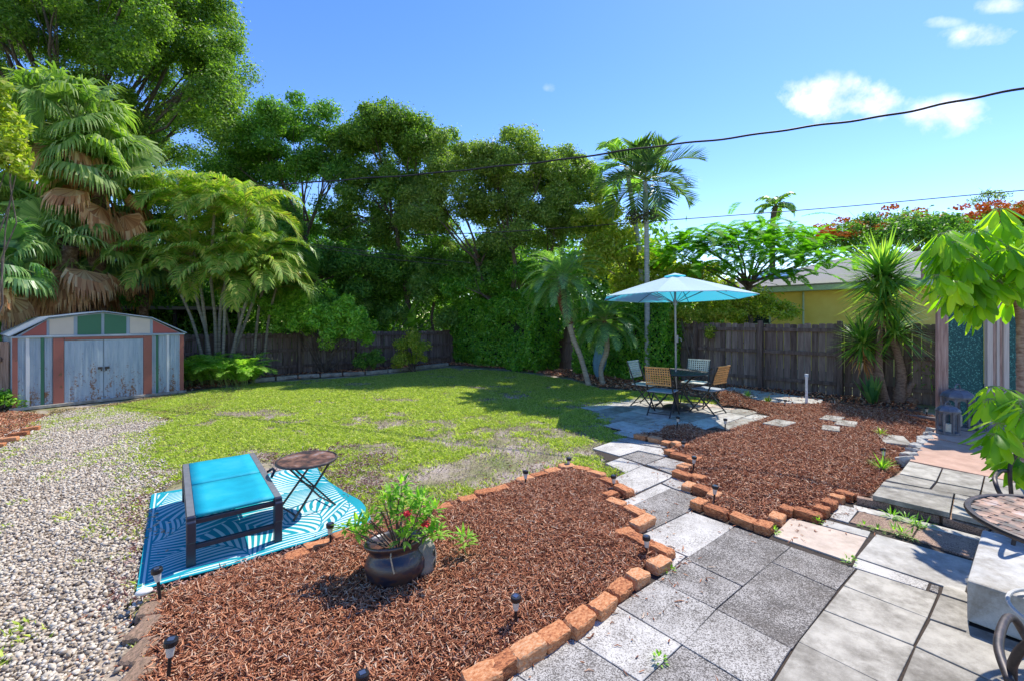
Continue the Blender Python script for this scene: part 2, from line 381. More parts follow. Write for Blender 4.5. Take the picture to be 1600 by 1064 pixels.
slab([(1474, 912), (1512, 925), (1519, 942), (1470, 926)], GR)
slab([(1508, 900), (1560, 915), (1560, 960), (1514, 944)], GR)
slab([(1452, 967), (1620, 1026), (1610, 1090), (1430, 1009)], GR)
slab([(1430, 1009), (1610, 1090), (1600, 1230), (1400, 1077)], GR)
slab([(1512, 975), (1620, 1012), (1622, 1026), (1508, 988)], GR)
slab([(1400, 1077), (1600, 1230), (1560, 1500), (1350, 1190)], GR)
slab([(1235, 808), (1355, 840), (1330, 878), (1207, 836)], BE)
slab([(1290, 811), (1361, 830), (1357, 839), (1284, 820)], WH)
slab([(1311, 787), (1342, 795), (1325, 816), (1297, 808)], LI)
slab([(1342, 798), (1436, 821), (1424, 840), (1327, 815)], BR)
slab([(1438, 822), (1531, 844), (1521, 873), (1426, 841)], BR)
slab([(1333, 788), (1436, 812), (1436, 820), (1334, 796)], WH)
slab([(1438, 813), (1540, 840), (1536, 847), (1438, 821)], WH)
slab([(1369, 833), (1521, 875), (1508, 926), (1338, 870)], WH)
slab([(1338, 871), (1452, 909), (1448, 921), (1331, 884)], LI)
slab([(1455, 911), (1470, 915), (1466, 926), (1452, 921)], D)
# walk between the two beds
slab([(1079, 798), (1148, 822), (1076, 869), (1000, 836)], LI)
slab([(1050, 858), (1072, 868), (1046, 890), (1020, 880)], LI)
slab([(985, 791), (1048, 762), (1100, 779), (1079, 797), (1012, 830), (970, 810)], D)
slab([(968, 785), (1032, 755), (1049, 762), (987, 790)], LI)
slab([(1034, 754), (1052, 744), (1090, 756), (1078, 770), (1052, 762)], MI)
slab([(938, 756), (1004, 727), (1054, 743), (980, 776), (960, 770)], LI)
slab([(1009, 725), (1040, 714), (1080, 724), (1056, 742)], MI)
slab([(946, 723), (970, 714), (1005, 726), (977, 738)], LI)
slab([(970, 713), (998, 704), (1038, 713), (1008, 725)], D)
slab([(925, 700), (960, 688), (1034, 700), (1046, 711), (1038, 712), (998, 703), (968, 712)], LI)
slab([(950, 687), (980, 683), (1046, 697), (1036, 699), (961, 687)], MI)
# patio under the umbrella
PATIO = [tuple(G(x, y)) for x, y in [(944, 668), (958, 655), (918, 640), (950, 631), (985, 624), (1040, 620), (1125, 628), (1140, 638), (1205, 652), (1172, 664), (1104, 677), (1072, 667), (1040, 670), (1028, 684), (975, 678)]]
o0 = Vector(G(985, 648)); kk = 0
for i in range(-8, 9):
    for j in range(-8, 10):
        w_, h_ = .52, .40
        c = o0 + DA * (i * w_ + (.26 if j % 2 else 0)) + DB * (j * h_)
        if inside(PATIO, np.array(c.x), np.array(c.y)):
            q = [c + DA * (sx * (w_ / 2 - .006)) + DB * (sy * (h_ / 2 - .006)) for sx, sy in ((-1, -1), (1, -1), (1, 1), (-1, 1))]
            slabs.append((q, random.choice([WH, WH, GR, GR, LI, BE if i > 2 else WH]), .012 + random.uniform(-.003, .003), .05))
NEARP = [(-.5, 1.0), (.3, 1.78), (1.1, 1.86), (1.75, 1.62), (2.5, 1.7), (4.2, 1.7), (4.2, -.5), (-.5, -.5)]
o1 = Vector((1.224, 2.61, 0))
for i in range(-10, 9):
    for j in range(-9, 9):
        c = o1 + DA * ((i + .5) * .5) + DB * ((j + .5) * .42)
        if inside(NEARP, np.array(c.x), np.array(c.y)) and c.y < 1.45:
            q = [c + DA * (sx * .246) + DB * (sy * .206) for sx, sy in ((-1, -1), (1, -1), (1, 1), (-1, 1))]
            slabs.append((q, random.choice([GR, GR, MI]), .006, .05))
def paving(name, sel, mats_keys):
    mb = MB()
    for q, mt, z, th in sel:
        mb.prism([(p.x, p.y) for p in q], z - th, z + random.uniform(-.002, .002), mats_keys.index(mt))
    return structure(mb.build(name, [M[k] for k in mats_keys], bevel=.004))
paving('paved_path', slabs, [D, MI, LI, GR, BE, BR, WH, PK])
PAVBED = pxpoly([(944, 670), (958, 655), (916, 640), (985, 622), (1125, 626), (1210, 652), (1172, 666), (1104, 679), (1072, 669), (1050, 700), (1085, 722), (1060, 745), (1105, 775), (1093, 790), (1195, 826), (1320, 775), (1340, 784), (1600, 850), (1680, 1020)]) + [Vector((4.4, 1.8, 0)), Vector((4.4, -.8, 0)), Vector((-.6, -.8, 0)), Vector((-.4, 1.0, 0))] + pxpoly([(780, 1060), (1000, 895), (1035, 880), (1000, 850), (1000, 820), (935, 755), (945, 720), (925, 700), (976, 680)])
structure(sheet('paving_bed', PAVBED, M['joint'], .001, .05, lambda x, y: .004 * (fbm(x, y, 9) - .5)))
# raised terrace
TZ = .115; slabs2 = []
def ts(pts, mat, z=TZ, gap=.005, th=.045):
    w = [G(x, y, z) for x, y in pts]; c = sum(w, Vector()) / len(w)
    slabs2.append(([c + (p - c) * (1 - gap * 1.5 / (p - c).length) for p in w], mat, z, th))
ts([(1380, 751), (1491, 770), (1485, 801), (1362, 773)], GR, TZ + .004)
ts([(1492, 770), (1575, 789), (1575, 823), (1486, 801)], GR, TZ + .004)
ts([(1420, 720), (1472, 731), (1463, 751), (1405, 739)], GR)
ts([(1405, 740), (1462, 752), (1453, 763), (1382, 749)], GR)
ts([(1473, 731), (1538, 743), (1533, 765), (1464, 752)], GR)
ts([(1463, 753), (1533, 766), (1530, 777), (1454, 764)], GR)
ts([(1539, 743), (1640, 765), (1640, 795), (1531, 777)], GR)
ts([(1452, 683), (1640, 722), (1640, 763), (1420, 719)], PK)
ts([(1462, 668), (1700, 695), (1660, 724), (1453, 682)], PK)
ts([(1478, 655), (1700, 678), (1700, 694), (1463, 667)], PK)
mb = MB()
for q, mt, z, th in slabs2: mb.prism([(p.x, p.y) for p in q], z - th, z, [GR, PK].index(mt))
structure(mb.build('terrace', [M[GR], M[PK]], bevel=.004))
tb = [G(x, y, TZ) for x, y in [(1364, 771), (1484, 798), (1577, 821), (1720, 860), (1760, 690), (1476, 653), (1460, 668), (1418, 721), (1381, 750)]]
tbw = [Vector((p.x, p.y)) for p in tb]
mb = MB(); mb.prism([(p.x, p.y) for p in tbw], -.02, TZ - .047); structure(mb.build('terrace_base', M[BR]))
# riser blocks along the step
rp = [G(1337, 788), G(1395, 800), G(1470, 819), G(1545, 842), G(1640, 870)]
for i in range(4):
    a, b = rp[i], rp[i + 1]; d = (b - a).normalized(); n_ = Vector((-d.y, d.x, 0))
    mb = MB(); mb.bar(a + d * .008 + n_ * .04 + Vector((0, 0, .03)), b - d * .008 + n_ * .04 + Vector((0, 0, .03)), .07, .076, 0)
    structure(mb.build('step_riser', M[BR], bevel=.008))

# ------------------------------------------------------------ edging blocks
def brick_mesh(seed):
    rr = np.random.default_rng(seed); bm = bmesh.new(); bmesh.ops.create_cube(bm, size=1.0)
    bmesh.ops.subdivide_edges(bm, edges=bm.edges[:], cuts=5, use_grid_fill=True)
    a = rr.uniform(-1, 1, 12); ox = rr.uniform(0, 50)
    for q in bm.verts:
        c = q.co * 2; e = 9
        n = (abs(c.x) ** e + abs(c.y) ** e + abs(c.z) ** e) ** (1 / e); c = c / n
        wob = .05 * math.sin(3 * c.x + a[0] * 3) * math.cos(2 * c.z + a[1]) + .04 * a[2] * c.x * c.y + .05 * (vnoise(c.x * 3 + a[3] * 9 + 20, c.z * 3 + c.y * 2 + 30, 1.0) - .5)
        c *= (1 + wob); c = c + Vector((vnoise(c.y * 4 + ox, c.z * 4 + ox, 1.) - .5, (vnoise(c.x * 5 + ox, c.z * 4 + 7 + ox, 1.) - .5) * 1.6, (vnoise(c.x * 5 + 3 + ox, c.y * 4 + ox, 1.) - .5) * 1.3)) * .13; c.x += .05 * a[4] * c.z; c.y += .06 * a[5] * c.z
        q.co = c / 2
    me = bpy.data.meshes.new('edging_block'); bm.to_mesh(me); bm.free()
    for p in me.polygons: p.use_smooth = False
    return me
BM = [brick_mesh(s) for s in range(7)]
BM2 = [m_.copy() for m_ in BM]
for m_ in BM: m_.materials.append(M['brick'])
for m_ in BM2: m_.materials.append(M['oldbrick'])
ORD = ['first', 'second', 'third', 'fourth', 'fifth', 'sixth', 'seventh', 'eighth', 'ninth', 'tenth', 'eleventh', 'twelfth', 'thirteenth', 'fourteenth', 'fifteenth', 'sixteenth', 'seventeenth', 'eighteenth', 'nineteenth', 'twentieth', 'twenty-first', 'twenty-second', 'twenty-third', 'twenty-fourth']
bi = 0
def edging(lst, fmt, group, old=False):
    global bi
    for k, (px, py, ang, L) in enumerate(lst):
        p = G(px, py, .03); me = (BM2 if old else BM)[bi % 7]; bi += 1
        o = bpy.data.objects.new('edging_block', me); scene.collection.objects.link(o)
        a = {'A': ANG, 'B': ANG + math.pi / 2}.get(ang, None)
        if a is None: a = R(ang)
        W = random.uniform(.10, .118); H = random.uniform(.075, .09)
        o.location = (p.x, p.y, H / 2 - .008 + (-.03 if old else 0)); o.rotation_euler = (R(random.uniform(-4, 4)), R(random.uniform(-4, 4)), a + R(random.uniform(-5, 5)))
        o.scale = (L, W, H)
        tag(o, fmt.format(ORD[k]), 'edging block', group)
edging([(752, 1062, 32, .19), (783, 1042, 34, .18), (824, 1022, 36, .19), (865, 996, 38, .19), (905, 975, 40, .19), (942, 950, 44, .19), (969, 923, 48, .17), (996, 904, 42, .16), (1030, 883, 'A', .17)],
       '{} rough terracotta block edging the front bed, counted from photo bottom beside the path', 'edging blocks round the front mulch bed')
edging([(1033, 862, 'B', .17), (1000, 850, 'B', .2), (976, 836, 20, .15), (1004, 819, 'A', .26), (992, 802, 'B', .19), (963, 788, 'B', .19), (953, 775, 'A', .15), (974, 768, 'B', .18), (951, 756, 'B', .18), (932, 744, 'B', .2)],
       '{} reddish block of the zigzag between front bed and path, from front corner', 'edging blocks round the front mulch bed')
edging([(908, 735, 150, .18), (885, 732, 20, .19), (863, 738, 25, .19), (842, 745, 30, .19), (820, 751, 32, .19), (781, 767, 33, .18), (755, 774, 33, .19), (731, 783, 33, .18), (690, 797, 33, .18), (540, 840, 36, .19), (497, 857, 36, .19), (463, 872, 38, .16)],
       '{} low sandy block behind the front bed, counted leftward from far right tip', 'edging blocks round the front mulch bed')
edging([(425, 882, 30, .16), (392, 893, 32, .17), (350, 905, 35, .18), (290, 924, 38, .24), (236, 952, 115, .17), (224, 982, 100, .19), (220, 1016, 95, .17), (217, 1050, 95, .18), (212, 1090, 95, .18)],
       '{} weathered brown block at front bed left side, counted from the rug', 'edging blocks round the front mulch bed', old=True)
edging([(1001, 683, 'B', .2), (1024, 688, 'B', .19), (1041, 693, 'B', .12), (1056, 695, 'A', .12), (1066, 699, 'A', .2), (1046, 707, 'A', .13), (1064, 714, 'B', .24), (1085, 720, 'A', .2), (1069, 731, 'A', .2), (1066, 744, 'B', .22), (1090, 748, 'B', .16), (1076, 761, 'A', .16), (1100, 769, 'B', .2), (1116, 777, 'A', .14)],
       '{} orange block of the right bed zigzag, counted from the patio', 'edging blocks round the right mulch bed')
edging([(1092, 789, 'A', .17), (1120, 801, 'B', .2), (1162, 814, 'B', .21), (1194, 825, 'A', .15), (1214, 811, 'A', .16), (1229, 799, 'A', .13), (1262, 805, 'B', .2), (1284, 800, 'A', .12), (1297, 790, 'A', .13), (1308, 780, 'A', .1), (1320, 775, 'B', .15)],
       '{} orange block at near edge of right bed, counted rightward to the step', 'edging blocks round the right mulch bed')
edging([(12, 688, 35, .2), (30, 679, 35, .2), (48, 671, 35, .2), (-8, 697, 35, .2)],
       '{} reddish edging block by the gravel at the left of the shed', 'edging blocks by the shed')
# grey stone kerb between lawn and back border
kp = [(395, 597), (430, 594), (465, 591), (500, 589), (535, 587), (570, 585), (605, 582), (640, 578), (672, 574), (700, 571)]
for i in range(len(kp) - 1):
    a, b = G(*kp[i]), G(*kp[i + 1]); mb = MB(); d = (b - a).normalized()
    mb.bar(a + d * .02 + Vector((0, 0, .05)), b - d * .02 + Vector((0, 0, .05)), .14, .12)
    tag(mb.build('kerb_stone', M['grey_slab'], bevel=.02), '{} pale grey kerb stone behind the lawn, counted from the ferny clump'.format(ORD[i]), 'kerb stone', 'kerb stones at the back of the lawn')
for i, (x, y, x1, y1) in enumerate(((1288, 640, 1375, 650), (1377, 650, 1462, 660))):
    mb = MB(); mb.bar(G(x, y) + Vector((0, 0, .04)), G(x1, y1) + Vector((0, 0, .04)), .12, .1)
    tag(mb.build('timber_edging', m_noise('old_timber', [(.12, .09, .08), (.28, .22, .19)], 12, .9, stretch=(1, 1, 8)), bevel=.012), 'weathered timber edging in front of the spiky plants, ' + ('left length' if i == 0 else 'right length by the lanterns'), 'timber edging', 'timber edging lengths')
mb = MB(); mb.prism([tuple(G(x, y))[:2] for x, y in [(1122, 612), (1140, 607), (1286, 627), (1282, 634), (1215, 632), (1140, 622)]], -.02, .05)
tag(mb.build('concrete_strip', M[WH], bevel=.01), 'pale concrete strip between patio chairs and dark fence, white pipe at its end', 'concrete strip')
for i, (x, y, w_, h_, lb) in enumerate(((1218, 663, .5, .3, 'nearest the patio'), (1300, 656, .45, .26, 'middle left of the group'), (1322, 664, .45, .26, 'dark shaded one'), (1298, 672, .36, .22, 'nearest the camera of the group'), (1397, 688, .55, .3, 'by the terrace with a weed'))):
    c = G(x, y, .07); hz = float(hR(np.array([c.x]), np.array([c.y]))[0]) + .012
    mb = MB(); mb.box((0, 0, 0), (w_, h_, .05))
    o = mb.build('stepping_stone', M[GR], bevel=.012); o.location = (c.x, c.y, hz + .012); o.rotation_euler = (0, 0, -ANG + 1.3 + i * .1)
    tag(o, 'flat pale stepping stone in the right bed, ' + lb, 'stepping stone', 'stepping stones in the right mulch bed')
# rubble stones along the terrace edge
for i in range(8):
    f = i / 7; p = G(1462 - 42 * f, 676 + 46 * f, .06)
    o = bpy.data.objects.new('rubble_stone', BM[i % 7].copy()); scene.collection.objects.link(o); o.data.materials[0] = M[WH]
    o.location = (p.x - .03, p.y, .07); o.scale = (.17, .11, .12); o.rotation_euler = (.3 * math.sin(i * 2), .2, i * 1.3)
    tag(o, '{} cream rubble stone along the left terrace edge, counted from the lanterns'.format(ORD[i]), 'stone', 'rubble stones edging the terrace')

# ------------------------------------------------------------ scattered chips, stones and blades
def sample(poly, dens, fn=None, cap=400000):
    a = np.array([(p[0], p[1]) for p in poly]); x0, y0 = a.min(0); x1, y1 = a.max(0)
    n = int((x1 - x0) * (y1 - y0) * dens); x = rng.uniform(x0, x1, n); y = rng.uniform(y0, y1, n)
    ok = inside(poly, x, y)
    if fn is not None: ok &= rng.random(n) < fn(x, y)
    x, y = x[ok], y[ok]; return x[:cap], y[:cap]
def infront(x, y, far=1.08, ymin=1.9): return (np.abs(x) < y * 1.176 * far + .3 + (1.3 if far < 1.1 else 0)) & (y > min(ymin, 1.25))
def chips(name, x, y, z, lr, wr, mat, pit=.45, th=.35):
    n = len(x); L = rng.uniform(*lr, n) ; L *= rng.choice([.6, 1, 1.5], n, p=[.4, .42, .18]); W = rng.uniform(*wr, n); T = W * th
    yaw = rng.uniform(0, 2 * np.pi, n); pt = rng.normal(0, pit, n); ro = rng.uniform(-1.2, 1.2, n)
    cx, sx = np.cos(yaw), np.sin(yaw); cp, sp_ = np.cos(pt), np.sin(pt)
    ax = np.stack([cx * cp, sx * cp, sp_], 1); side = np.stack([-sx, cx, 0 * cx], 1); up = np.cross(ax, side)
    s2 = side * np.cos(ro)[:, None] + up * np.sin(ro)[:, None]; u2 = np.cross(ax, s2)
    c = np.stack([x, y, z], 1); bend = rng.normal(0, .12, n) * L
    V = []
    for e, wf in ((-.5, .45), (0, 1), (.5, .35)):
        pos = c + ax * (L * e)[:, None] + s2 * (bend * (0 if e == 0 else 1))[:, None]
        for a_, b_ in ((-.5, -.5), (.5, -.5), (.5, .5), (-.5, .5)):
            V.append(pos + s2 * (W * a_ * wf)[:, None] + u2 * (T * b_)[:, None])
    V = np.stack(V, 1).reshape(-1, 3)
    F0 = []
    for s in (0, 4):
        for k in range(4): F0.append((s + k, s + (k + 1) % 4, s + 4 + (k + 1) % 4, s + 4 + k))
    F = (np.arange(n) * 12)[:, None, None] + np.array(F0)[None]
    return npmesh(name, V, F.reshape(-1, 4), mat)
def stones(name, x, y, z, r, mat):
    n = len(x); bm = bmesh.new(); bmesh.ops.create_icosphere(bm, subdivisions=1, radius=1.0)
    V0 = np.array([q.co[:] for q in bm.verts]); F0 = np.array([[q.index for q in f.verts] for f in bm.faces]); bm.free(); nv = len(V0)
    R_ = rng.uniform(*r, n) * rng.choice([.7, 1, 1.35], n, p=[.35, .45, .2])
    sc = np.stack([rng.uniform(.8, 1.4, n), rng.uniform(.6, 1.0, n), rng.uniform(.45, .8, n)], 1) * R_[:, None]
    V = V0[None] * (1 + rng.uniform(-.22, .22, (n, nv, 1))) * sc[:, None]
    a = rng.uniform(0, 6.28, n); b = rng.normal(0, .5, n)
    x1 = V[..., 0] * np.cos(b)[:, None] - V[..., 2] * np.sin(b)[:, None]; z1 = V[..., 0] * np.sin(b)[:, None] + V[..., 2] * np.cos(b)[:, None]
    X = x1 * np.cos(a)[:, None] - V[..., 1] * np.sin(a)[:, None]; Y_ = x1 * np.sin(a)[:, None] + V[..., 1] * np.cos(a)[:, None]
    V = np.stack([X + x[:, None], Y_ + y[:, None], z1 + z[:, None]], -1)
    F = (np.arange(n) * nv)[:, None, None] + F0[None]
    return npmesh(name, V.reshape(-1, 3), F.reshape(-1, 3), mat)
_rub = lambda x, y: (sdist(RIGHT, x, y) > 0)
for nm, poly, hf, dens, lr, wr, lab in (('mulch', FRONT, hF, 9500, (.022, .062), (.0035, .0085), 'front'), ('mulch', RIGHT, hR, 4600, (.03, .075), (.005, .011), 'right')):
    x, y = sample(poly, dens, lambda x, y: infront(x, y) * 1.0)
    z = hf(x, y) + .018 + rng.uniform(0, .02, len(x))
    tag(chips(nm, x, y, z, lr, wr, M['mulch']), 'shredded red-brown bark mulch covering the ' + ('front bed round the glazed pot' if lab == 'front' else 'right bed beside the terrace'), 'mulch', kind='stuff')
GP = [Vector((-12, -.2, 0)), Vector((-1.6, -.2, 0))] + pxpoly([(250, 1060), (215, 950), (225, 925), (600, 800), (560, 700), (420, 705), (330, 640), (250, 630), (100, 640), (0, 680)]) + [Vector((-12, 5.6, 0))]
RUGW = [G(213, 930), G(237, 776), G(500, 735), G(560, 820)]
def gfn(x, y):
    d = sdist(GRAVEL, x, y) + .5 * (fbm(x, y, 1.6) - .5)
    return np.clip(d / .35 + .35, 0, 1) * (1 - .55 * (fbm(x, y, 1.1) > .62)) * infront(x, y)
x, y = sample(GP, 4600, gfn)
tag(stones('gravel', x, y, .006 + rng.uniform(0, .016, len(x)), (.0075, .0145), M['stone']), 'white and tan crushed gravel covering the ground at the left', 'gravel', kind='stuff')
def rfn(x, y):
    d = -sdist([(p.x, p.y) for p in RUGW], x, y)
    return (d > .02) * np.exp(-np.clip(d, 0, 9) / .22) * (fbm(x, y, 3) > .4) * (sdist(FRONT, x, y) < 0) * .9 + .5 * (d > .02) * (fbm(x, y, 2.2) > .6) * (d < 1.2) * (sdist(FRONT, x, y) < 0)
LP_ = pxpoly([(150, 960), (205, 700), (420, 690), (600, 690), (700, 800), (560, 850)])
x, y = sample(LP_, 3000, rfn)
tag(chips('loose_mulch', x, y, .008 + rng.uniform(0, .02, len(x)), (.02, .05), (.006, .012), m_island('old_mulch', [(.1, .045, .035), (.22, .1, .08), (.36, .22, .18), (.55, .46, .4)], .9)), 'loose reddish mulch scattered on the ground round the turquoise rug', 'mulch', kind='stuff')
# sparse bark and leaf litter on the lawn and the beds at the back
x, y = sample(BACKBED, 260); tag(chips('leaf_litter', x, y, .02 + rng.uniform(0, .03, len(x)), (.04, .1), (.02, .04), M['mulch'], th=.1), 'brown leaf litter under hedge and fence', 'leaf litter', kind='stuff')

LAWN = pxpoly([(60, 660), (140, 641), (285, 615), (400, 599), (560, 590), (640, 582), (700, 575), (800, 581), (890, 594), (940, 609), (1000, 612), (1128, 626), (1118, 632), (1000, 624), (985, 625), (916, 640), (956, 655), (942, 668), (975, 678), (975, 684), (925, 700), (945, 722), (975, 738), (935, 752), (905, 732), (880, 726), (826, 742), (731, 778), (640, 800), (550, 815), (500, 735), (400, 712), (237, 768), (170, 800), (185, 740), (215, 690), (250, 652), (60, 680)])
def cover(x, y):
    d = sdist(LAWN, x, y)
    a = fbm(x, y, .9, 5); b = fbm(x + 31, y + 7, 3.6, 4)
    c = np.clip((a * .5 + b * .5 - .395 + .012 * np.clip(y - 6, 0, 6)) / .14, .05, 1)
    near = .8 * np.exp(-((x + .3) ** 2 / 5 + (y - 4.9) ** 2 / 1.6)); c = c * (1 - .55 * near * (b < .56)); c = c * (.35 + .65 * (fbm(x + 3, y + 3, 8, 3) > .44 - .03 * np.clip(y - 5, 0, 4)))
    for bx, by, br in ((722, 690, .32), (610, 660, .25), (700, 740, .3), (620, 625, .35), (800, 735, .3), (350, 645, .25), (570, 700, .3), (760, 625, .3), (930, 706, .22), (560, 600, .4), (840, 578, .7)):
        p = G(bx, by); rr_ = np.hypot((x - p.x) / 1.6, y - p.y) + .35 * (b - .5); c = c * np.clip((rr_ - br * .35) / .42, .07, 1)
    return c * np.clip(d / .12 + .5, 0, 1)
a = np.array([(p[0], p[1]) for p in LAWN]); x0, y0 = a.min(0) - .2; x1, y1 = a.max(0) + .2
n = 2400000; x = rng.uniform(x0, x1, n); y = rng.uniform(y0, y1, n)
ok = rng.random(n) < np.clip((7.5 / np.clip(y, 3, 30)) ** 1.3, 0, 1) * infront(x, y, 1.15); x, y = x[ok], y[ok]
ok = rng.random(len(x)) < cover(x, y); x, y = x[ok][:420000], y[ok][:420000]; n = len(x)
def blades(name, x, y, z0, h, w, mat, lean=.6):
    n = len(x); yaw = rng.uniform(0, 6.28, n); h = h * rng.uniform(.5, 1.25, n); w = w * rng.uniform(.7, 1.3, n); ln = np.abs(rng.normal(0, lean, n)) * h
    dx, dy = np.cos(yaw), np.sin(yaw); yb = yaw + rng.normal(np.pi / 2, .4, n); bx, by = np.cos(yb) * w / 2, np.sin(yb) * w / 2
    V = np.stack([np.stack([x - bx, y - by, z0 + 0 * x], 1), np.stack([x + bx, y + by, z0 + 0 * x], 1),
                  np.stack([x + bx * .9 + dx * ln * .4, y + by * .9 + dy * ln * .4, z0 + h * .65], 1), np.stack([x + dx * ln, y + dy * ln, z0 + h], 1),
                  np.stack([x - bx * .9 + dx * ln * .4, y - by * .9 + dy * ln * .4, z0 + h * .65], 1)], 1)
    F = (np.arange(n) * 5)[:, None] + np.arange(5)[None]
    return npmesh(name, V.reshape(-1, 3), F, mat)
hh = .018 + .018 * fbm(x, y, 1.3) + .001 * y; ww = .0055 + .0007 * y
tag(blades('grass', x, y, -.012, hh, ww, M['grass'], 1.0), 'patchy yellow-green lawn grass in the middle of the yard', 'grass', kind='stuff')
def wfn(x, y): return (fbm(x, y, 2.6) > .6) * (fbm(x + 9, y, .9) > .45) * .8 * infront(x, y) + (sdist(GRAVEL, x, y) < .4) * (fbm(x, y, 4) > .52) * .7 * (y > 3.4)
x, y = sample(GRAVEL, 1500, wfn); x, y = x[:16000], y[:16000]
tag(blades('weeds', x, y, .008, .03 + 0 * x, .01 + 0 * x, M['grass'], .9), 'small weeds coming up through the gravel', 'weeds', kind='stuff')

# dry straw coloured grass in front of the shed and thin thatch over the bare patches
DRY = pxpoly([(-120, 690), (-60, 648), (20, 644), (140, 636), (290, 612), (420, 600), (330, 640), (250, 660), (170, 670), (60, 700)])
x, y = sample(DRY, 2600, lambda x, y: (fbm(x, y, 2.2) > .42) * .8); x, y = x[:30000], y[:30000]
M['straw'] = m_island('dry_grass', [(.2, .13, .05), (.38, .27, .1), (.5, .38, .18), (.3, .33, .08)], .7)
tag(blades('dry_grass', x, y, -.008, .03 + 0 * x, .012 + 0 * x, M['straw'], 1.2), 'dry brownish grass in front of the metal shed', 'grass', kind='stuff')
SHB = pxpoly([(-150, 720), (-120, 645), (20, 642), (75, 648), (60, 668), (0, 695)])
x, y = sample(SHB, 1500)
tag(chips('shed_mulch', x, y, rng.uniform(0, .02, len(x)), (.03, .07), (.008, .016), M['mulch']), 'reddish bark by the left corner of the metal shed', 'mulch', kind='stuff')
x, y = sample(LAWN, 1600, lambda x, y: infront(x, y) * np.clip(1.05 - cover(x, y), .06, 1) * .8); x, y = x[:90000], y[:90000]
tag(chips('thatch', x, y, .0 + rng.uniform(0, .008, len(x)), (.012, .035), (.004, .009), m_island('thatch', [(.10, .07, .045), (.24, .17, .11), (.38, .30, .22), (.5, .42, .34)], .9)), 'dead leaves and debris scattered on the bare lawn patches', 'leaf litter', kind='stuff')

for poly, lab in ((FRONT, 'front'), (RIGHT, 'right')):
    ex_ = [(p[0], p[1]) for p in poly]; aa_ = np.array(ex_); big = [(aa_[:, 0].min() - .3, aa_[:, 1].min() - .3), (aa_[:, 0].max() + .3, aa_[:, 1].min() - .3), (aa_[:, 0].max() + .3, aa_[:, 1].max() + .3), (aa_[:, 0].min() - .3, aa_[:, 1].max() + .3)]
    x, y = sample(big, 420, lambda x, y: (sdist(ex_, x, y) < -.02) * np.exp(sdist(ex_, x, y) / .16) * infront(x, y))
    tag(chips('spilled_mulch', x, y, .02 + 0 * x, (.015, .05), (.004, .009), M['mulch'], pit=.1), 'stray bark chips spilled over the edge of the %s bed' % lab, 'mulch', kind='stuff')
# ------------------------------------------------------------ fences
m, t = new_mat('fence_board'); co = N(t, 'ShaderNodeTexCoord').outputs['Object']; gi = N(t, 'ShaderNodeNewGeometry').outputs['Random Per Island']
f = math_n(t, 'ADD', noise_n(t, 5, 7, .7, vec=co, stretch=(4, 4, .35)), math_n(t, 'MULTIPLY', math_n(t, 'SUBTRACT', gi, .5), .3))
M['fence'] = finish(m, t, ramp(t, f, [(.06, .040, .032), (.145, .104, .088), (.23, .175, .15), (.42, .34, .29)], [.25, .45, .66, .86]), .9, noise_n(t, 30, 5, .7, vec=co, stretch=(4, 4, .3)), .5, .005, spec=.2)
m, t = new_mat('old_light_board'); co = N(t, 'ShaderNodeTexCoord').outputs['Object']
M['oldwood'] = finish(m, t, ramp(t, noise_n(t, 5, 7, .7, vec=co, stretch=(5, 5, .4)), [(.13, .08, .055), (.3, .2, .15), (.42, .32, .26)], [.3, .5, .7]), .9, spec=.2)
def fence(name, p0, p1, h, label, spacing=2.0, mat='fence', slope=0, rails=(.28, .95, 1.5), phase=0, facing=1):
    p0 = Vector(p0); p1 = Vector(p1); L = (p1 - p0).length; d = (p1 - p0).normalized(); n = Vector((d.y, -d.x, 0)) * facing; rz = math.atan2(d.y, d.x)
    root = thing(name, label, 'fence', p0, 0)
    k = 0; s0 = 0; bays = []
    while s0 < L: bays.append((s0, min(L, s0 + spacing))); s0 += spacing
    for (a, b) in bays:
        mb = MB(); s = a
        while s < b - .03:
            w = .138; hh_ = h + random.uniform(-.02, .02); c = d * (s + w / 2) - n * (.02 + random.uniform(0, .006))
            hz = hh_ - .05; x0_, x1_ = -w / 2 + .003, w / 2 - .003
            if random.random() > .0:
                pr = [(x0_, 0), (x1_, 0), (x1_, hz - .018), (x1_ - .022, hz), (x0_ + .022, hz), (x0_, hz - .018)]
                tl = random.uniform(-.006, .006)
                vs = [c + d * (q[0] + tl * q[1]) + Vector((0, 0, q[1])) + n * e for e in (0, -.018) for q in pr]
                mb.add(vs, [tuple(range(6)), tuple(range(11, 5, -1))] + [(i, 6 + i, 6 + (i + 1) % 6, (i + 1) % 6) for i in range(6)])
            s += w + random.uniform(.001, .006)
        mb.build('board_panel', M[mat], root)
        for rh in rails:
            q = MB(); q.bar(d * (a + .05) + n * .022 + Vector((0, 0, h * rh / 1.7)), d * (b - .05) + n * .022 + Vector((0, 0, h * rh / 1.7)), .04, .085); q.build('rail', M[mat], root, bevel=.004)
        q = MB(); q.box(d * a + n * .07 + Vector((0, 0, (h + .02) / 2)), (.1, .1, h + .02), rz); q.build('post', M[mat], root, bevel=.006)
    return root
CORN = Vector((-1.45, 18.6, 0)); FR = Vector((8.62, 8.75, 0))
fence('wooden_fence', FR, CORN, 1.69, 'dark weathered wooden fence with posts behind the patio umbrella and hedge', 1.62, facing=-1)
fence('wooden_fence', Vector((-9.9, 11.78, 0)), CORN + Vector((-.1, -.08, 0)), 1.36, 'lower dark wooden fence running behind the areca palms and kerb stones', 1.9, rails=(.3, .95, 1.5), facing=1)
fence('picket_fence', Vector((-20.0, 10.8, 0)), Vector((-10.0, 8.55, 0)), 1.35, 'pale brown board fence end at the left of the metal shed', 2.2, mat='oldwood', rails=(.4, 1.2))
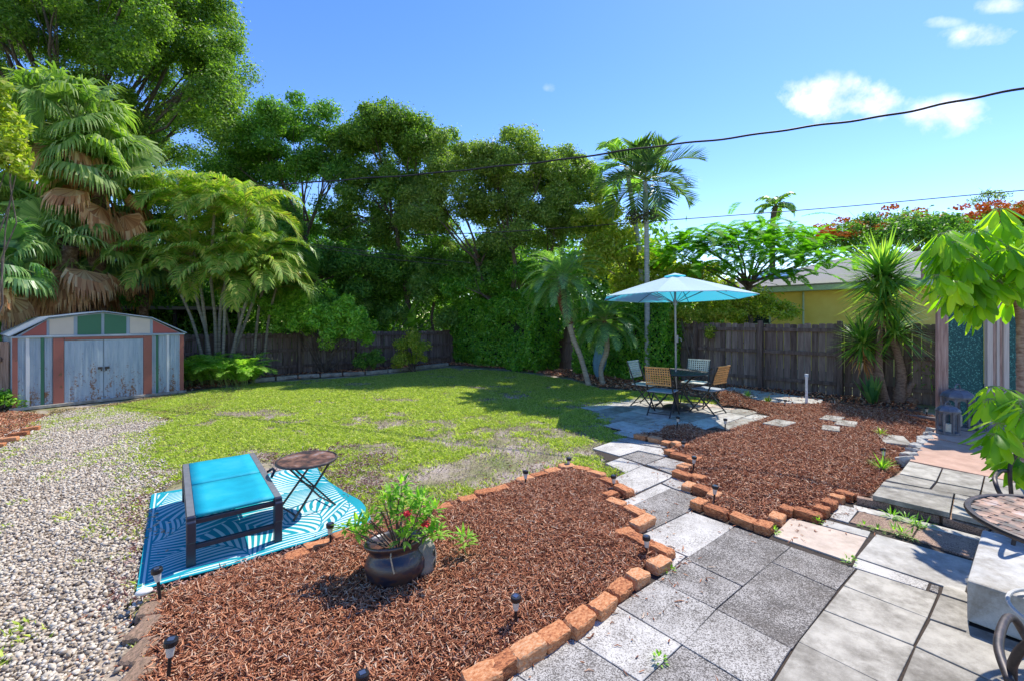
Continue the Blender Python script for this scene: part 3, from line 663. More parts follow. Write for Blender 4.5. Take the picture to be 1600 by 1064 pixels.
for i, (a, b) in enumerate((((1480, 0), (1700, 0)),)):
    pass

# ------------------------------------------------------------ metal shed
m, t = new_mat('rusty_blue_sheet'); co = N(t, 'ShaderNodeTexCoord').outputs['Object']
base = ramp(t, noise_n(t, 3, 5, vec=co, stretch=(6, 6, .6)), [(.24, .31, .36), (.33, .40, .44), (.43, .49, .51)], [.3, .5, .75])
sx = N(t, 'ShaderNodeSeparateXYZ'); t.links.new(co, sx.inputs[0])
low = math_n(t, 'MULTIPLY', math_n(t, 'SUBTRACT', 1.3, sx.outputs[2]), .1)
rn = math_n(t, 'ADD', math_n(t, 'ADD', math_n(t, 'MULTIPLY', noise_n(t, 5, 8, .8, vec=co, stretch=(1.5, 1.5, .45)), .6), math_n(t, 'MULTIPLY', noise_n(t, 26, 4, .8, vec=co), .4)), low); rm = ramp(t, rn, [(0, 0, 0), (1, 1, 1)], [.61, .67])
mx = N(t, 'ShaderNodeMixRGB'); t.links.new(rm, mx.inputs[0]); t.links.new(base, mx.inputs[1])
t.links.new(ramp(t, noise_n(t, 25, 4, vec=co), [(.09, .035, .015), (.35, .16, .06)]), mx.inputs[2])
M['shed'] = finish(m, t, mx.outputs[0], .55, spec=.4)
def painted(name, c, rust=.68):
    m, t = new_mat(name); co = N(t, 'ShaderNodeTexCoord').outputs['Object']
    rm = ramp(t, noise_n(t, 9, 8, .72, vec=co), [(0, 0, 0), (1, 1, 1)], [rust, rust + .05])
    mx = N(t, 'ShaderNodeMixRGB'); t.links.new(rm, mx.inputs[0])
    t.links.new(ramp(t, noise_n(t, 2.5, 6, vec=co), [tuple(v * .8 for v in c), tuple(min(1, v * 1.15) for v in c)]), mx.inputs[1]); mx.inputs[2].default_value = (.16, .08, .04, 1)
    return finish(m, t, mx.outputs[0], .55, spec=.4)
M['red'] = painted('barn_red', (.34, .085, .065)); M['redpost'] = painted('rust_red', (.30, .10, .07), .6); M['cream'] = painted('cream_paint', (.55, .47, .37)); M['green'] = painted('green_paint', (.04, .15, .075)); M['whitetrim'] = painted('white_trim', (.6, .6, .58)); M['trim'] = painted('grey_trim', (.3, .36, .4))
SA = G(20, 642); SBp = G(286, 613); sdv = (SBp - SA); SW = sdv.length; srz = math.atan2(sdv.y, sdv.x)
shed = thing('metal_shed', 'low rusty blue metal garden shed with red, cream and green gable panels', 'shed', SA, srz)
SH = 1.38; SP = 1.90; SD = 2.2   # local: x along front, y into depth
def lx(px): # px along front at eave level -> local x
    a = (px - 800) / 680; # solve point on front line
    tt = (a * SA.y - SA.x) / (sdv.x - a * sdv.y); return tt * SW
xs = [lx(p) for p in (22, 43, 66, 85, 97, 161.5, 221, 231, 245, 262, 282)]
mb = MB(); mb.box((SW / 2, SD / 2, SH / 2), (SW, SD, SH)); mb.build('wall', M['shed'], shed)
def strip(nm, x, w, mat, z0=.02, z1=SH, proud=.012): q = MB(); q.box((x, -proud / 2 - .002, (z0 + z1) / 2), (w, proud, z1 - z0)); return q.build(nm, M[mat], shed, bevel=.003)
# ribs on wall sheets
mb = MB(); s = .05
while s < SW:
    if not (xs[4] < s < xs[6]): mb.box((s, -.008, SH / 2), (.022, .014, SH - .06))
    s += .075
[o_ for o_ in shed.children if o_.name.startswith('wall')][0].name = 'wall_old'
bpy.data.objects.remove(bpy.data.objects['wall_old']); mb.box((SW / 2, SD / 2, SH / 2), (SW, SD, SH)); mb.build('wall', M['shed'], shed)
strip('corner_trim', .025, .07, 'redpost', proud=.02); strip('corner_trim', SW - .03, .08, 'redpost', proud=.02)
strip('wall_stripe', xs[1], .05, 'whitetrim', proud=.025); strip('wall_stripe', xs[2], .045, 'green', proud=.025)
strip('wall_stripe', xs[8], .04, 'green', proud=.025); strip('wall_stripe', xs[9], .045, 'whitetrim', proud=.025)
fr = MB(); fr.box(((xs[4] + xs[3]) / 2, -.025, SH / 2), (.15, .04, SH - .02)); fr.box((xs[7] - .01, -.025, SH / 2), (.15, .04, SH - .02)); fr.box(((xs[4] + xs[7]) / 2 - .02, -.024, SH - .03), (xs[7] - xs[4] - .1, .036, .055)); fr.build('door_frame', M['redpost'], shed, bevel=.004)
d0, d1 = xs[4] + .03, xs[7] - .09; dm_ = xs[5] + .0
for a, b, hx in ((d0, dm_ - .006, -1), (dm_ + .006, d1, 1)):
    q = MB(); q.box(((a + b) / 2, -.018, SH / 2 - .02), (b - a, .02, SH - .1))
    ss = a + .07
    while ss < b - .04: q.box((ss, -.031, SH / 2 - .02), (.016, .006, SH - .16)); ss += .085
    dr = q.build('door', M['shed'], shed)
    q = MB(); q.box(((b - .05) if hx < 0 else (a + .05), -.04, SH * .52), (.07, .02, .05)); q.box(((b - .03) if hx < 0 else (a + .03), -.055, SH * .5), (.02, .02, .07)); q.build('handle', flat('dark_iron_', (.05, .04, .035), .6), dr)
# gable: barn profile
ga = [(0 - .04, SH), (lx(74), 1.73 + (500 - 500) / 1), (lx(154), SP), (lx(239), 1.735), (SW + .04, SH)]
ga = [(-.05, SH + .03), (lx(76), 1.77), (lx(161), 1.90), (lx(236), 1.77), (SW + .05, SH + .03)]
def gz(x):
    for (a, za), (b, zb) in zip(ga, ga[1:]):
        if a <= x <= b: return za + (zb - za) * (x - a) / (b - a)
    return SH
cuts = [(-.0, lx(76) - .02, 'red'), (lx(76), lx(116), 'cream'), (lx(120), lx(159), 'green'), (lx(162), lx(198), 'green'), (lx(202), lx(235), 'cream'), (lx(238), SW, 'red')]
mb = MB(); prof = [(x, z - .012) for x, z in ga]; poly = [(ga[0][0] + .04, SH)] + prof[1:-1] + [(ga[-1][0] - .04, SH)]
vs = [(x, y, z) for y in (0.0, SD) for x, z in poly]; n = len(poly)
mb.add(vs, [tuple(range(n)), tuple(range(2 * n - 1, n - 1, -1))] + [(i, n + i, n + (i + 1) % n, (i + 1) % n) for i in range(n)]); mb.build('gable', M['trim'], shed)
for a, b, c in cuts:
    z0 = SH + .045; pts = [(a + .01, z0), (b - .01, z0), (b - .01, gz(b - .01) - .035), (a + .01, gz(a + .01) - .035)]
    if c == 'red' and a <= 0: pts = [(.1, z0), (b - .01, z0), (b - .01, gz(b) - .04)]
    if c == 'red' and a > 1: pts = [(a + .01, z0), (b - .08, z0), (a + .01, gz(a) - .04)]
    q = MB(); k = len(pts); q.add([(x, y, z) for y in (-.014, -.003) for x, z in pts], [tuple(range(k)), tuple(range(2 * k - 1, k - 1, -1))] + [(i, k + i, k + (i + 1) % k, (i + 1) % k) for i in range(k)])
    q.build('gable_panel', M[c], shed)
mb = MB()
for (a, za), (b, zb) in zip(ga, ga[1:]):
    dx = b - a; L = math.hypot(dx, zb - za); nx, nz_ = -(zb - za) / L * .02, dx / L * .02
    mb.add([(a, -.07, za), (b, -.07, zb), (b + nx, -.07, zb + nz_), (a + nx, -.07, za + nz_), (a, SD + .05, za), (b, SD + .05, zb), (b + nx, SD + .05, zb + nz_), (a + nx, SD + .05, za + nz_)], [(0, 1, 2, 3), (7, 6, 5, 4), (0, 4, 5, 1), (3, 2, 6, 7), (0, 3, 7, 4), (1, 5, 6, 2)])
mb.build('roof', M['trim'], shed)
q = MB(); q.box((SW / 2, -.02, SH + .018), (SW + .06, .06, .035)); q.build('eave_trim', M['trim'], shed, bevel=.004)
q = MB(); q.box((SW / 2, -.03, .03), (SW + .1, .1, .06)); q.build('sill', M['grey_slab'], shed, bevel=.008)

# ------------------------------------------------------------ neighbouring house
m, t = new_mat('shingles'); co = N(t, 'ShaderNodeTexCoord').outputs['Object']
M['roof'] = finish(m, t, ramp(t, noise_n(t, 22, 6, .7, vec=co, stretch=(1, 1, 3)), [(.19, .18, .165), (.33, .31, .285)]), .95, noise_n(t, 60, 4, vec=co), .5, .01, spec=.2)
M['yellow'] = m_noise('yellow_stucco', [(.80, .58, .13), (.88, .68, .19)], 3, .9, .3, .005, bscale=80)
M['eave'] = flat('pale_green_fascia', (.42, .53, .42), .6)
HA = Vector((11.9, 12.25, 0)); hrz = math.atan2(DB.y, DB.x)
house = thing('yellow_house', 'yellow stucco bungalow with grey shingle roof beyond the dark fence', 'house', HA, hrz)
# local x along DB (to the back left), y = away to the left side normal; inward (away from camera) is -y
HL = 6.6; EZ = 2.93
def hb(nm, c, s, mt, bev=0): q = MB(); q.box(c, s); return q.build(nm, M[mt] if isinstance(mt, str) else mt, house, bevel=bev)
hb('wall', (HL / 2 - 3, -4.0, 1.36), (HL + 6 - 1.0, 7.0, 2.72), 'yellow')
hb('fascia', (HL / 2 - 3, .02, EZ - .12), (HL + 6, .04, .2), 'eave', .004)
hb('soffit', (HL / 2 - 3, -.28, EZ - .2), (HL + 5.9, .52, .02), 'eave')
q = MB(); x0_, x1_ = -6.0 + .3, HL - .0
q.add([(x0_, .06, EZ), (x1_, .06, EZ), (x1_ - 3.4, -4.4, EZ + 1.28), (x0_, -4.4, EZ + 1.28), (x1_, -8.8, EZ), (x0_, -8.8, EZ), (x0_, .06, EZ - .05), (x1_, .06, EZ - .05), (x1_, -8.8, EZ - .05), (x0_, -8.8, EZ - .05)],
      [(1, 0, 3, 2), (4, 1, 2), (5, 4, 2, 3), (0, 1, 7, 6), (1, 4, 8, 7), (4, 5, 9, 8), (6, 7, 8, 9)]); q.build('roof', M['roof'], house)
hb('fascia', (HL - .02, -4.4, EZ - .12), (.04, 8.8, .2), 'eave')
wn = hb('window', (4.9, -.485, 1.98), (.9, .03, .75), flat('dark_glass', (.02, .03, .035), .1, spec=.8)); q = MB(); q.box((4.9, -.47, 2.4), (1.05, .08, .07)); q.box((4.9, -.47, 1.57), (1.05, .08, .06)); q.box((4.42, -.47, 1.985), (.05, .06, .76)); q.box((5.38, -.47, 1.985), (.05, .06, .76)); q.build('frame', M['eave'], wn)
q = MB(); q.tube([(3.35, -.44, 0), (3.35, -.44, 2.7)], .03); q.build('drainpipe', M['eave'], house)
q = MB(); q.add([(4.0, -1.1, EZ + .42), (5.4, -1.1, EZ + .42), (5.4, -2.3, EZ + .77), (4.0, -2.3, EZ + .77), (4.0, -1.1, EZ + .36), (5.4, -1.1, EZ + .36), (5.4, -2.3, EZ + .7), (4.0, -2.3, EZ + .7)], [(1, 0, 3, 2), (4, 5, 6, 7), (0, 1, 5, 4), (1, 2, 6, 5), (2, 3, 7, 6), (3, 0, 4, 7)]); q.build('solar_panel', flat('solar_blue', (.06, .12, .2), .15, spec=.8), house)
# lean-to on the left
ln = thing('lean_to_shed', 'old lean-to with flat grey roof behind the fence beside the metal shed', 'lean-to', P(175, 560, 15.5) * 1)
ln.location.z = 0; lrz = math.atan2(DA.y, DA.x); ln.rotation_euler = (0, 0, .35)
q = MB(); q.box((1.5, 1.2, 2.16), (4.2, 3, .12)); q.build('roof', M['roof'], ln, bevel=.01)
q = MB(); q.box((1.5, 2.2, 1.05), (4.0, .1, 2.1)); q.build('back_wall', flat('interior_shade', (.02, .02, .025), .9), ln)  # near-black colour paints the shade inside the lean-to
for x_ in (-.4, .75, 1.9, 3.3): q = MB(); q.box((x_, -.1, 1.05), (.1, .1, 2.1)); q.build('post', flat('dark_post', (.04, .035, .04), .9), ln)

# ------------------------------------------------------------ screened enclosure on the right
M['purplewood'] = m_noise('stained_wood', [(.2, .11, .09), (.36, .23, .19), (.46, .33, .28)], 6, .85, .4, .004, stretch=(6, 6, .5))
M['plank'] = m_noise('pale_plank', [(.42, .35, .31), (.6, .52, .47)], 6, .85, .3, .003, stretch=(8, 8, .4))
m, t = new_mat('green_screen_mesh'); co = N(t, 'ShaderNodeTexCoord').outputs['Object']
vo = N(t, 'ShaderNodeTexVoronoi'); vo.inputs['Scale'].default_value = 70; t.links.new(co, vo.inputs['Vector']); sc_ = N(t, 'ShaderNodeSeparateColor'); t.links.new(vo.outputs['Color'], sc_.inputs[0])
M['screen'] = finish(m, t, ramp(t, sc_.outputs[0], [(.006, .05, .055), (.012, .09, .085), (.1, .3, .26)], [0, .8, 1]), .8, sc_.outputs[0], .4, .004)
EY = 6.75; E0 = P(1464, 600, EY).x
enc = thing('screened_enclosure', 'screened pergola wall with wooden posts, green mesh and pale planks behind the lanterns', 'pergola', (E0, EY, TZ - .05))
def eb(nm, x0_, x1_, z0, z1, y0_, y1_, mt, bev=.004): q = MB(); q.box(((x0_ + x1_) / 2, (y0_ + y1_) / 2, (z0 + z1) / 2), (x1_ - x0_, y1_ - y0_, z1 - z0)); return q.build(nm, M[mt], enc, bevel=bev)
ex = lambda px: P(px, 0, EY).x - E0
eb('post', 0, ex(1480), 0, 2.3, -.02, .028, 'purplewood'); eb('mesh_screen', ex(1480), ex(1540), .02, 2.3, .03, .04, 'screen', 0)
eb('plank', ex(1541), ex(1549.5), 0, 2.3, -.02, .03, 'plank'); eb('plank', ex(1550.5), ex(1556), 0, 2.3, .0, .03, 'purplewood'); eb('plank', ex(1557), ex(1561), 0, 2.3, -.01, .03, 'plank'); eb('plank', ex(1562), ex(1566), 0, 2.3, .0, .03, 'purplewood'); eb('plank', ex(1567), ex(1575), 0, 2.3, -.02, .03, 'plank')
eb('mesh_screen', ex(1576), ex(1760), .02, 2.3, .03, .04, 'screen', 0); eb('top_beam', ex(1448), ex(1800), 2.3, 2.46, -.06, .10, 'purplewood'); eb('roof_sheet', ex(1475), ex(1800), 2.461, 2.49, -.15, .4, 'trim')


# ------------------------------------------------------------ patio umbrella, table, chairs
TC = Vector((3.19, 8.45, .012))
m, t = new_mat('sunwashed_turquoise_canopy')
M['canopy'] = finish(m, t, (.72, .90, .92, 1), .8, trans=(.01, .50, .66, 1), tw=.45, spec=.2)  # teal cloth; the sun's bleaching of its top is put into the pale base
M['alu'] = flat('grey_pole', (.22, .22, .24), .4, .6); M['darkmetal'] = flat('dark_bronze_metal', (.035, .033, .033), .45, .3, .5, .3, 40)
um = thing('patio_umbrella', 'open turquoise patio umbrella standing through the round table', 'umbrella', TC); um.rotation_euler = (R(-1.6), 0, 0)
q = MB(); q.lathe([(.26, 0), (.26, .04), (.2, .07), (.04, .09), (.035, .3)], 24); q.build('base', M['darkmetal'], um)
q = MB(); q.tube([(0, 0, .09), (0, 0, 2.56)], .021, 12); q.build('pole', M['alu'], um)
q = MB(); q.tube([(.02, 0, 1.28), (.02, 0, 1.42)], .035, 10); q.tube([(.03, 0, 1.36), (.09, -.03, 1.36), (.10, -.03, 1.30)], .012, 6); q.build('crank', M['alu'], um)
RC, ZE, ZT = 1.44, 2.16, 2.59; nr = 8; off = R(13)
vs = [(0, 0, ZT)]; fs = []; rings = 6; sub = 6
for j in range(1, rings + 1):
    f_ = j / rings
    for k in range(nr * sub):
        a = off + 2 * math.pi * k / (nr * sub); kk_ = (k % sub) / sub; chord = math.cos(math.pi / nr) / math.cos((kk_ - .5) * 2 * math.pi / nr)
        r_ = RC * f_ * chord; sag = .05 * math.sin(math.pi * f_) * (1 - abs(kk_ - .5) * 2) * 1
        z_ = ZT - (ZT - ZE) * f_ ** 1.12 - sag * .6
        vs.append((r_ * math.cos(a), r_ * math.sin(a), z_))
nn = nr * sub
for k in range(nn): fs.append((0, 1 + k, 1 + (k + 1) % nn))
for j in range(rings - 1):
    for k in range(nn): a = 1 + j * nn + k; b = 1 + j * nn + (k + 1) % nn; fs.append((a, a + nn, b + nn, b))
base_i = 1 + (rings - 1) * nn; 
for k in range(nn): v_ = vs[base_i + k]; vs.append((v_[0] * 1.0, v_[1] * 1.0, v_[2] - .012))
for k in range(nn): a = base_i + k; b = base_i + (k + 1) % nn; fs.append((a, a + nn, b + nn, b))
q = MB(); q.add(vs, fs); q.build('canopy', M['canopy'], um)
q = MB(); vs = [(0, 0, ZT + .045)]
for k in range(32): a = off + 2 * math.pi * k / 32; vs.append((.2 * math.cos(a), .2 * math.sin(a), ZT - .018))
q.add(vs, [(0, 1 + k, 1 + (k + 1) % 32) for k in range(32)]); q.build('vent', M['canopy'], um)
for k in range(nr):
    a = off + 2 * math.pi * k / nr; e = Vector((math.cos(a), math.sin(a), 0)); q = MB()
    q.tube([Vector((0, 0, ZT - .06)) + e * .03, e * RC * .5 + Vector((0, 0, ZT - (ZT - ZE) * .46 - .03)), e * (RC - .01) + Vector((0, 0, ZE - .015))], .008, 5)
    rb = q.build('rib', M['alu'], um); q = MB(); q.tube([Vector((0, 0, 2.05)) + e * .03, e * RC * .52 + Vector((0, 0, ZT - (ZT - ZE) * .48 - .035))], .007, 5); q.build('strut', M['alu'], rb)
q = MB(); q.tube([(0, 0, 2.0), (0, 0, 2.1)], .04, 10); q.build('hub', M['alu'], um)

def lattice_disc(r, cell, bar, th, z):   # woven strap top: two families of straps, passing over and under
    q = MB(); n = int(r / cell)
    for fam in (0, 1):
        for i in range(-n, n + 1):
            c = i * cell; h = math.sqrt(max(r * r - c * c, 0)) - .005
            if h < .03: continue
            m_ = max(2, int(2 * h / (cell / 2)))
            pts = []
            for k in range(m_ + 1):
                s_ = -h + 2 * h * k / m_; zz = z + .0016 * (1 if fam else -1) * math.cos(math.pi * (s_ / cell + i))
                pts.append((s_, zz))
            vs = []
            for s_, zz in pts:
                for w_, dz in ((-bar / 2, 0), (bar / 2, 0), (bar / 2, -th), (-bar / 2, -th)):
                    vs.append((s_, c + w_, zz + dz) if fam == 0 else (c + w_, s_, zz + dz))
            fs = [];
            for k in range(m_):
                for w_ in range(4): fs.append((k * 4 + w_, k * 4 + (w_ + 1) % 4, k * 4 + 4 + (w_ + 1) % 4, k * 4 + 4 + w_))
            q.add(vs, fs)
    return q
M['rusttop'] = m_noise('rusty_iron_strap', [(.03, .025, .025), (.10, .05, .035), (.24, .12, .075), (.32, .27, .26)], 9, .5, .3, .002, pos=[.34, .46, .56, .7], metal=.2, spec=.6)
M['iron'] = m_noise('black_iron', [(.02, .018, .018), (.06, .045, .04), (.2, .13, .1)], 18, .5, .3, .002, pos=[.3, .55, .8], metal=.3, spec=.5)
tb_ = thing('round_patio_table', 'round dark metal lattice table under the turquoise umbrella', 'table', TC + Vector((0, 0, 0)), .3)
q = lattice_disc(.56, .05, .036, .004, .715); q.build('table_top', M['darkmetal'], tb_)
q = MB(); q.tube([(.57 * math.cos(2 * math.pi * k / 40), .57 * math.sin(2 * math.pi * k / 40), .71) for k in range(40)], .014, 8, closed=True); q.build('rim', M['darkmetal'], tb_)
for k in range(4):
    a = R(45 + 90 * k); e = Vector((math.cos(a), math.sin(a), 0)); q = MB()
    q.curve([e * .5 + Vector((0, 0, .7)), e * .3 + Vector((0, 0, .62)), e * .14 + Vector((0, 0, .45)), e * .15 + Vector((0, 0, .3)), e * .3 + Vector((0, 0, .1)), e * .4 + Vector((0, 0, .01))], .016, 8); q.build('leg', M['darkmetal'], tb_)
q = MB(); q.tube([(.15 * math.cos(2 * math.pi * k / 20), .15 * math.sin(2 * math.pi * k / 20), .38) for k in range(20)], .01, 6, closed=True); q.build('brace_ring', M['darkmetal'], tb_)

M['wicker'] = flat('orange_weave', (.62, .30, .09), .6, wear=.25); M['paleweave'] = flat('pale_weave', (.55, .54, .46), .6); M['seatfab'] = flat('grey_blue_weave', (.26, .29, .32), .7)
def chair(mat, label, loc, face, seatm):   # face = direction the sitter looks; local +y
    rz = math.atan2(face[1], face[0]) - math.pi / 2
    c = thing('folding_patio_chair', label, 'chair', (loc[0], loc[1], .012), rz, 'folding chairs round the patio table')
    w = .215
    q = MB(); q.box((0, 0, .44), (.41, .38, .014));
    for s in (-1, 1): q.bar((s * .21, -.2, .44), (s * .21, .2, .44), .018)
    q.bar((-.21, .2, .44), (.21, .2, .44), .018); q.bar((-.21, -.2, .44), (.21, -.2, .44), .018); q.build('seat', seatm, c)
    # backrest woven panel
    q = MB(); b0 = Vector((0, -.225, .58)); b1 = Vector((0, -.30, .87)); dz = (b1 - b0)
    for i in range(8):
        f_ = i / 7; p = b0 + dz * f_; q.bar(p + Vector((-w, 0, 0)), p + Vector((w, 0, 0)), .006, .017)
    for i in range(11):
        x_ = -w + 2 * w * i / 10; q.bar(b0 + Vector((x_, .004, 0)), b1 + Vector((x_, .004, 0)), .018, .006, up=(0, 1, 0))
    q.bar(b1 + Vector((-w - .01, 0, .01)), b1 + Vector((w + .01, 0, .01)), .02); q.bar(b0 + Vector((-w - .01, 0, -.01)), b0 + Vector((w + .01, 0, -.01)), .02); q.build('backrest', mat, c)
    for s in (-1, 1):
        q = MB(); q.bar(Vector((s * .225, -.305, .88)), Vector((s * .225, -.12, .42)), .02); q.bar(Vector((s * .225, -.12, .42)), Vector((s * .225, .24, .005)), .02); q.build('front_leg', M['darkmetal'] if mat is not None else mat, c)
        q = MB(); q.bar(Vector((s * .20, .17, .43)), Vector((s * .20, -.24, .005)), .02); q.build('rear_leg', M['darkmetal'], c)
    q = MB(); q.bar((-.225, .2, .06), (.225, .2, .06), .014); q.bar((-.2, -.2, .05), (.2, -.2, .05), .014); q.build('stretcher', M['darkmetal'], c)
    return c
chair(M['wicker'], 'orange woven folding chair nearest the camera at the left side of the table', (2.74, 7.92), (.42, .55), M['seatfab'])
chair(M['wicker'], 'orange woven folding chair at the right side of the round patio table', (3.66, 8.12), (-.6, .8), M['seatfab'])
chair(M['paleweave'], 'pale woven folding chair at the far left of the patio table, partly hidden', (2.70, 8.74), (.72, -.69), M['paleweave'])
chair(M['paleweave'], 'pale woven folding chair at the far side of the table by the fence', (3.78, 9.0), (-.5, -.62), M['paleweave'])

# ------------------------------------------------------------ rug
m, t = new_mat('turquoise_mat'); co = N(t, 'ShaderNodeTexCoord').outputs['Object']
wv = noise_n(t, 260, 2, vec=co)
M['rug'] = finish(m, t, ramp(t, wv, [(.0, .27, .36), (.012, .40, .48)]), .75, wv, .3, .001, spec=.3)
M['rugw'] = finish(*new_mat('pale_aqua_weave'), (.68, .80, .78, 1), .75, spec=.3)
RO = RUGW[0]; rA = (RUGW[3] - RUGW[0]); rB = (RUGW[1] - RUGW[0]); LA, LB = 1.5, 1.92
rrz = math.atan2(rB.y, rB.x) - math.pi / 2
rugz = lambda a, b: .016 + .016 * math.exp(-((LA - a) / .18) ** 2) * (.6 + .4 * math.sin(b * 7)) + .004 * math.sin(a * 9 + b * 4) + .022 * max(0, math.sin(a * 5.5 - b * 3.3 + 1.2)) ** 3 * min(1, max(0, (a - .72) / .3))
V = []; F = []; na, nb = 40, 48
for j in range(nb + 1):
    for i in range(na + 1):
        a = LA * i / na; b = LB * j / nb; aa = a + (.05 * math.sin(b * 3.2) if i == na else 0)
        V.append((aa, b - .10 * (a / LA) ** 3 * (b / LB), rugz(a, b)))
for j in range(nb):
    for i in range(na):
        k = j * (na + 1) + i; F.append((k, k + 1, k + na + 2, k + na + 1))
q = MB(); q.v = V; q.f = F; q.m = [0] * len(F)
# woven pattern: every cell carries one palm leaf, leaflets meeting along a midrib
m, t = new_mat('turquoise_leaf_weave'); co = N(t, 'ShaderNodeTexCoord').outputs['Object']
fl = N(t, 'ShaderNodeVectorMath', operation='MULTIPLY'); t.links.new(co, fl.inputs[0]); fl.inputs[1].default_value = (1, 1, 0)
vo = N(t, 'ShaderNodeTexVoronoi', voronoi_dimensions='2D'); vo.inputs['Scale'].default_value = 1.55; vo.inputs['Randomness'].default_value = .85; t.links.new(fl.outputs[0], vo.inputs['Vector'])
df_ = N(t, 'ShaderNodeVectorMath', operation='SUBTRACT'); t.links.new(fl.outputs[0], df_.inputs[0]); t.links.new(vo.outputs['Position'], df_.inputs[1])
sc_ = N(t, 'ShaderNodeSeparateColor'); t.links.new(vo.outputs['Color'], sc_.inputs[0])
vr = N(t, 'ShaderNodeVectorRotate', rotation_type='Z_AXIS'); t.links.new(df_.outputs[0], vr.inputs['Vector']); t.links.new(math_n(t, 'MULTIPLY', sc_.outputs[0], 6.28), vr.inputs['Angle'])
sx = N(t, 'ShaderNodeSeparateXYZ'); t.links.new(vr.outputs[0], sx.inputs[0])
bx_ = math_n(t, 'ADD', sx.outputs[0], math_n(t, 'MULTIPLY', math_n(t, 'MULTIPLY', sx.outputs[1], sx.outputs[1]), 1.4)); ax_ = math_n(t, 'ABSOLUTE', bx_)
ph = math_n(t, 'SUBTRACT', math_n(t, 'MULTIPLY', sx.outputs[1], 14), math_n(t, 'MULTIPLY', math_n(t, 'POWER', ax_, .8), 11))
st = math_n(t, 'GREATER_THAN', math_n(t, 'FRACT', ph), math_n(t, 'ADD', .38, math_n(t, 'MULTIPLY', ax_, 1.1)))
st = math_n(t, 'MULTIPLY', st, math_n(t, 'GREATER_THAN', ax_, .006))
s0 = N(t, 'ShaderNodeSeparateXYZ'); t.links.new(co, s0.inputs[0])
def band(o, lo, hi): return math_n(t, 'MULTIPLY', math_n(t, 'GREATER_THAN', o, lo), math_n(t, 'LESS_THAN', o, hi))
inn = math_n(t, 'MULTIPLY', band(s0.outputs[0], .05, LA - .04), band(s0.outputs[1], .055, LB - .06))
ln_ = math_n(t, 'MAXIMUM', band(s0.outputs[1], .024, .037), band(s0.outputs[0], .024, .037))
mk = math_n(t, 'MAXIMUM', math_n(t, 'MULTIPLY', st, inn), ln_)
mx = N(t, 'ShaderNodeMixRGB'); t.links.new(mk, mx.inputs[0]); mx.inputs[1].default_value = (.0, .27, .32, 1); mx.inputs[2].default_value = (.56, .68, .64, 1)
wv = N(t, 'ShaderNodeTexWave'); wv.inputs['Scale'].default_value = 90; t.links.new(co, wv.inputs[0])
M['rug'] = finish(m, t, mx.outputs[0], .7, wv.outputs['Fac'], .25, .001, spec=.35)
rug = q.build('outdoor_rug', M['rug']); rug.location = RO + Vector((0, 0, .01)); rug.rotation_euler = (0, 0, rrz)
sm = rug.modifiers.new('thick', 'SOLIDIFY'); sm.thickness = .006; sm.offset = -1
tag(rug, 'turquoise outdoor rug with white palm leaf pattern under the ottoman', 'rug')

# ------------------------------------------------------------ ottoman lounger
M['sling'] = m_noise('turquoise_sling', [(.0, .26, .34), (.004, .33, .42), (.03, .39, .46)], 3.5, .65, .5, .0012, spec=.3, bscale=330)
M['frame'] = flat('charcoal_frame', (.035, .042, .065), .35, .4, .6, .1)
M['railtop'] = flat('silver_frame', (.30, .31, .33), .35, .5)
OT = G(290, 894); ow, ol, oh = .60, 1.42, .34
ot = thing('lounger_bench', 'low turquoise sling lounger bench with dark metal frame on the rug', 'lounger', (OT.x, OT.y, .03), ANG - .02)
for i, x_ in enumerate((.03, ow - .03)):
    q = MB(); q.box((x_, ol / 2, oh - .022), (.055, ol, .044)); q.box((x_, .0, oh - .1), (.056, .06, .15)); q.build('side_rail', M['frame'], ot, bevel=.008)
    q = MB(); q.box((x_, ol / 2, oh + .003), (.044, ol - .03, .005)); q.build('rail_cap', M['railtop'], ot)
    for y_ in (.0, ol): q = MB(); q.box((x_, y_ + (.03 if y_ == 0 else -.03), oh / 2 - .015), (.055, .06, oh - .03)); q.build('leg', M['frame'], ot, bevel=.006)
for y0_, y1_ in ((.02, ol * .49), (ol * .51, ol - .02)):
    q = MB(); nseg = 8; vs = []
    for j in range(nseg + 1):
        for i in range(7):
            f_ = i / 6; g_ = j / nseg; vs.append((.055 + (ow - .11) * f_, y0_ + (y1_ - y0_) * g_, oh + .006 - .012 * math.sin(math.pi * f_) * math.sin(math.pi * g_)))
    q.add(vs, [(j * 7 + i, j * 7 + i + 1, j * 7 + i + 8, j * 7 + i + 7) for j in range(nseg) for i in range(6)])
    o = q.build('sling_panel', M['sling'], ot, smooth=True); s_ = o.modifiers.new('t', 'SOLIDIFY'); s_.thickness = .02
for y_, z_ in ((.03, .12), (ol - .03, .12), (.03, oh - .045), (ol / 2, oh - .045), (ol - .03, oh - .045)):
    q = MB(); q.box((ow / 2, y_, z_), (ow - .1, .03, .035)); q.build('crossbar', M['frame'], ot, bevel=.004)
q = MB(); q.tube([(ow + .02, ol * .42, oh - .02), (ow + .05, ol * .46, oh + .01), (ow + .05, ol * .52, oh + .01), (ow + .02, ol * .56, oh - .03)], .012, 8); q.build('adjuster_loop', M['frame'], ot)

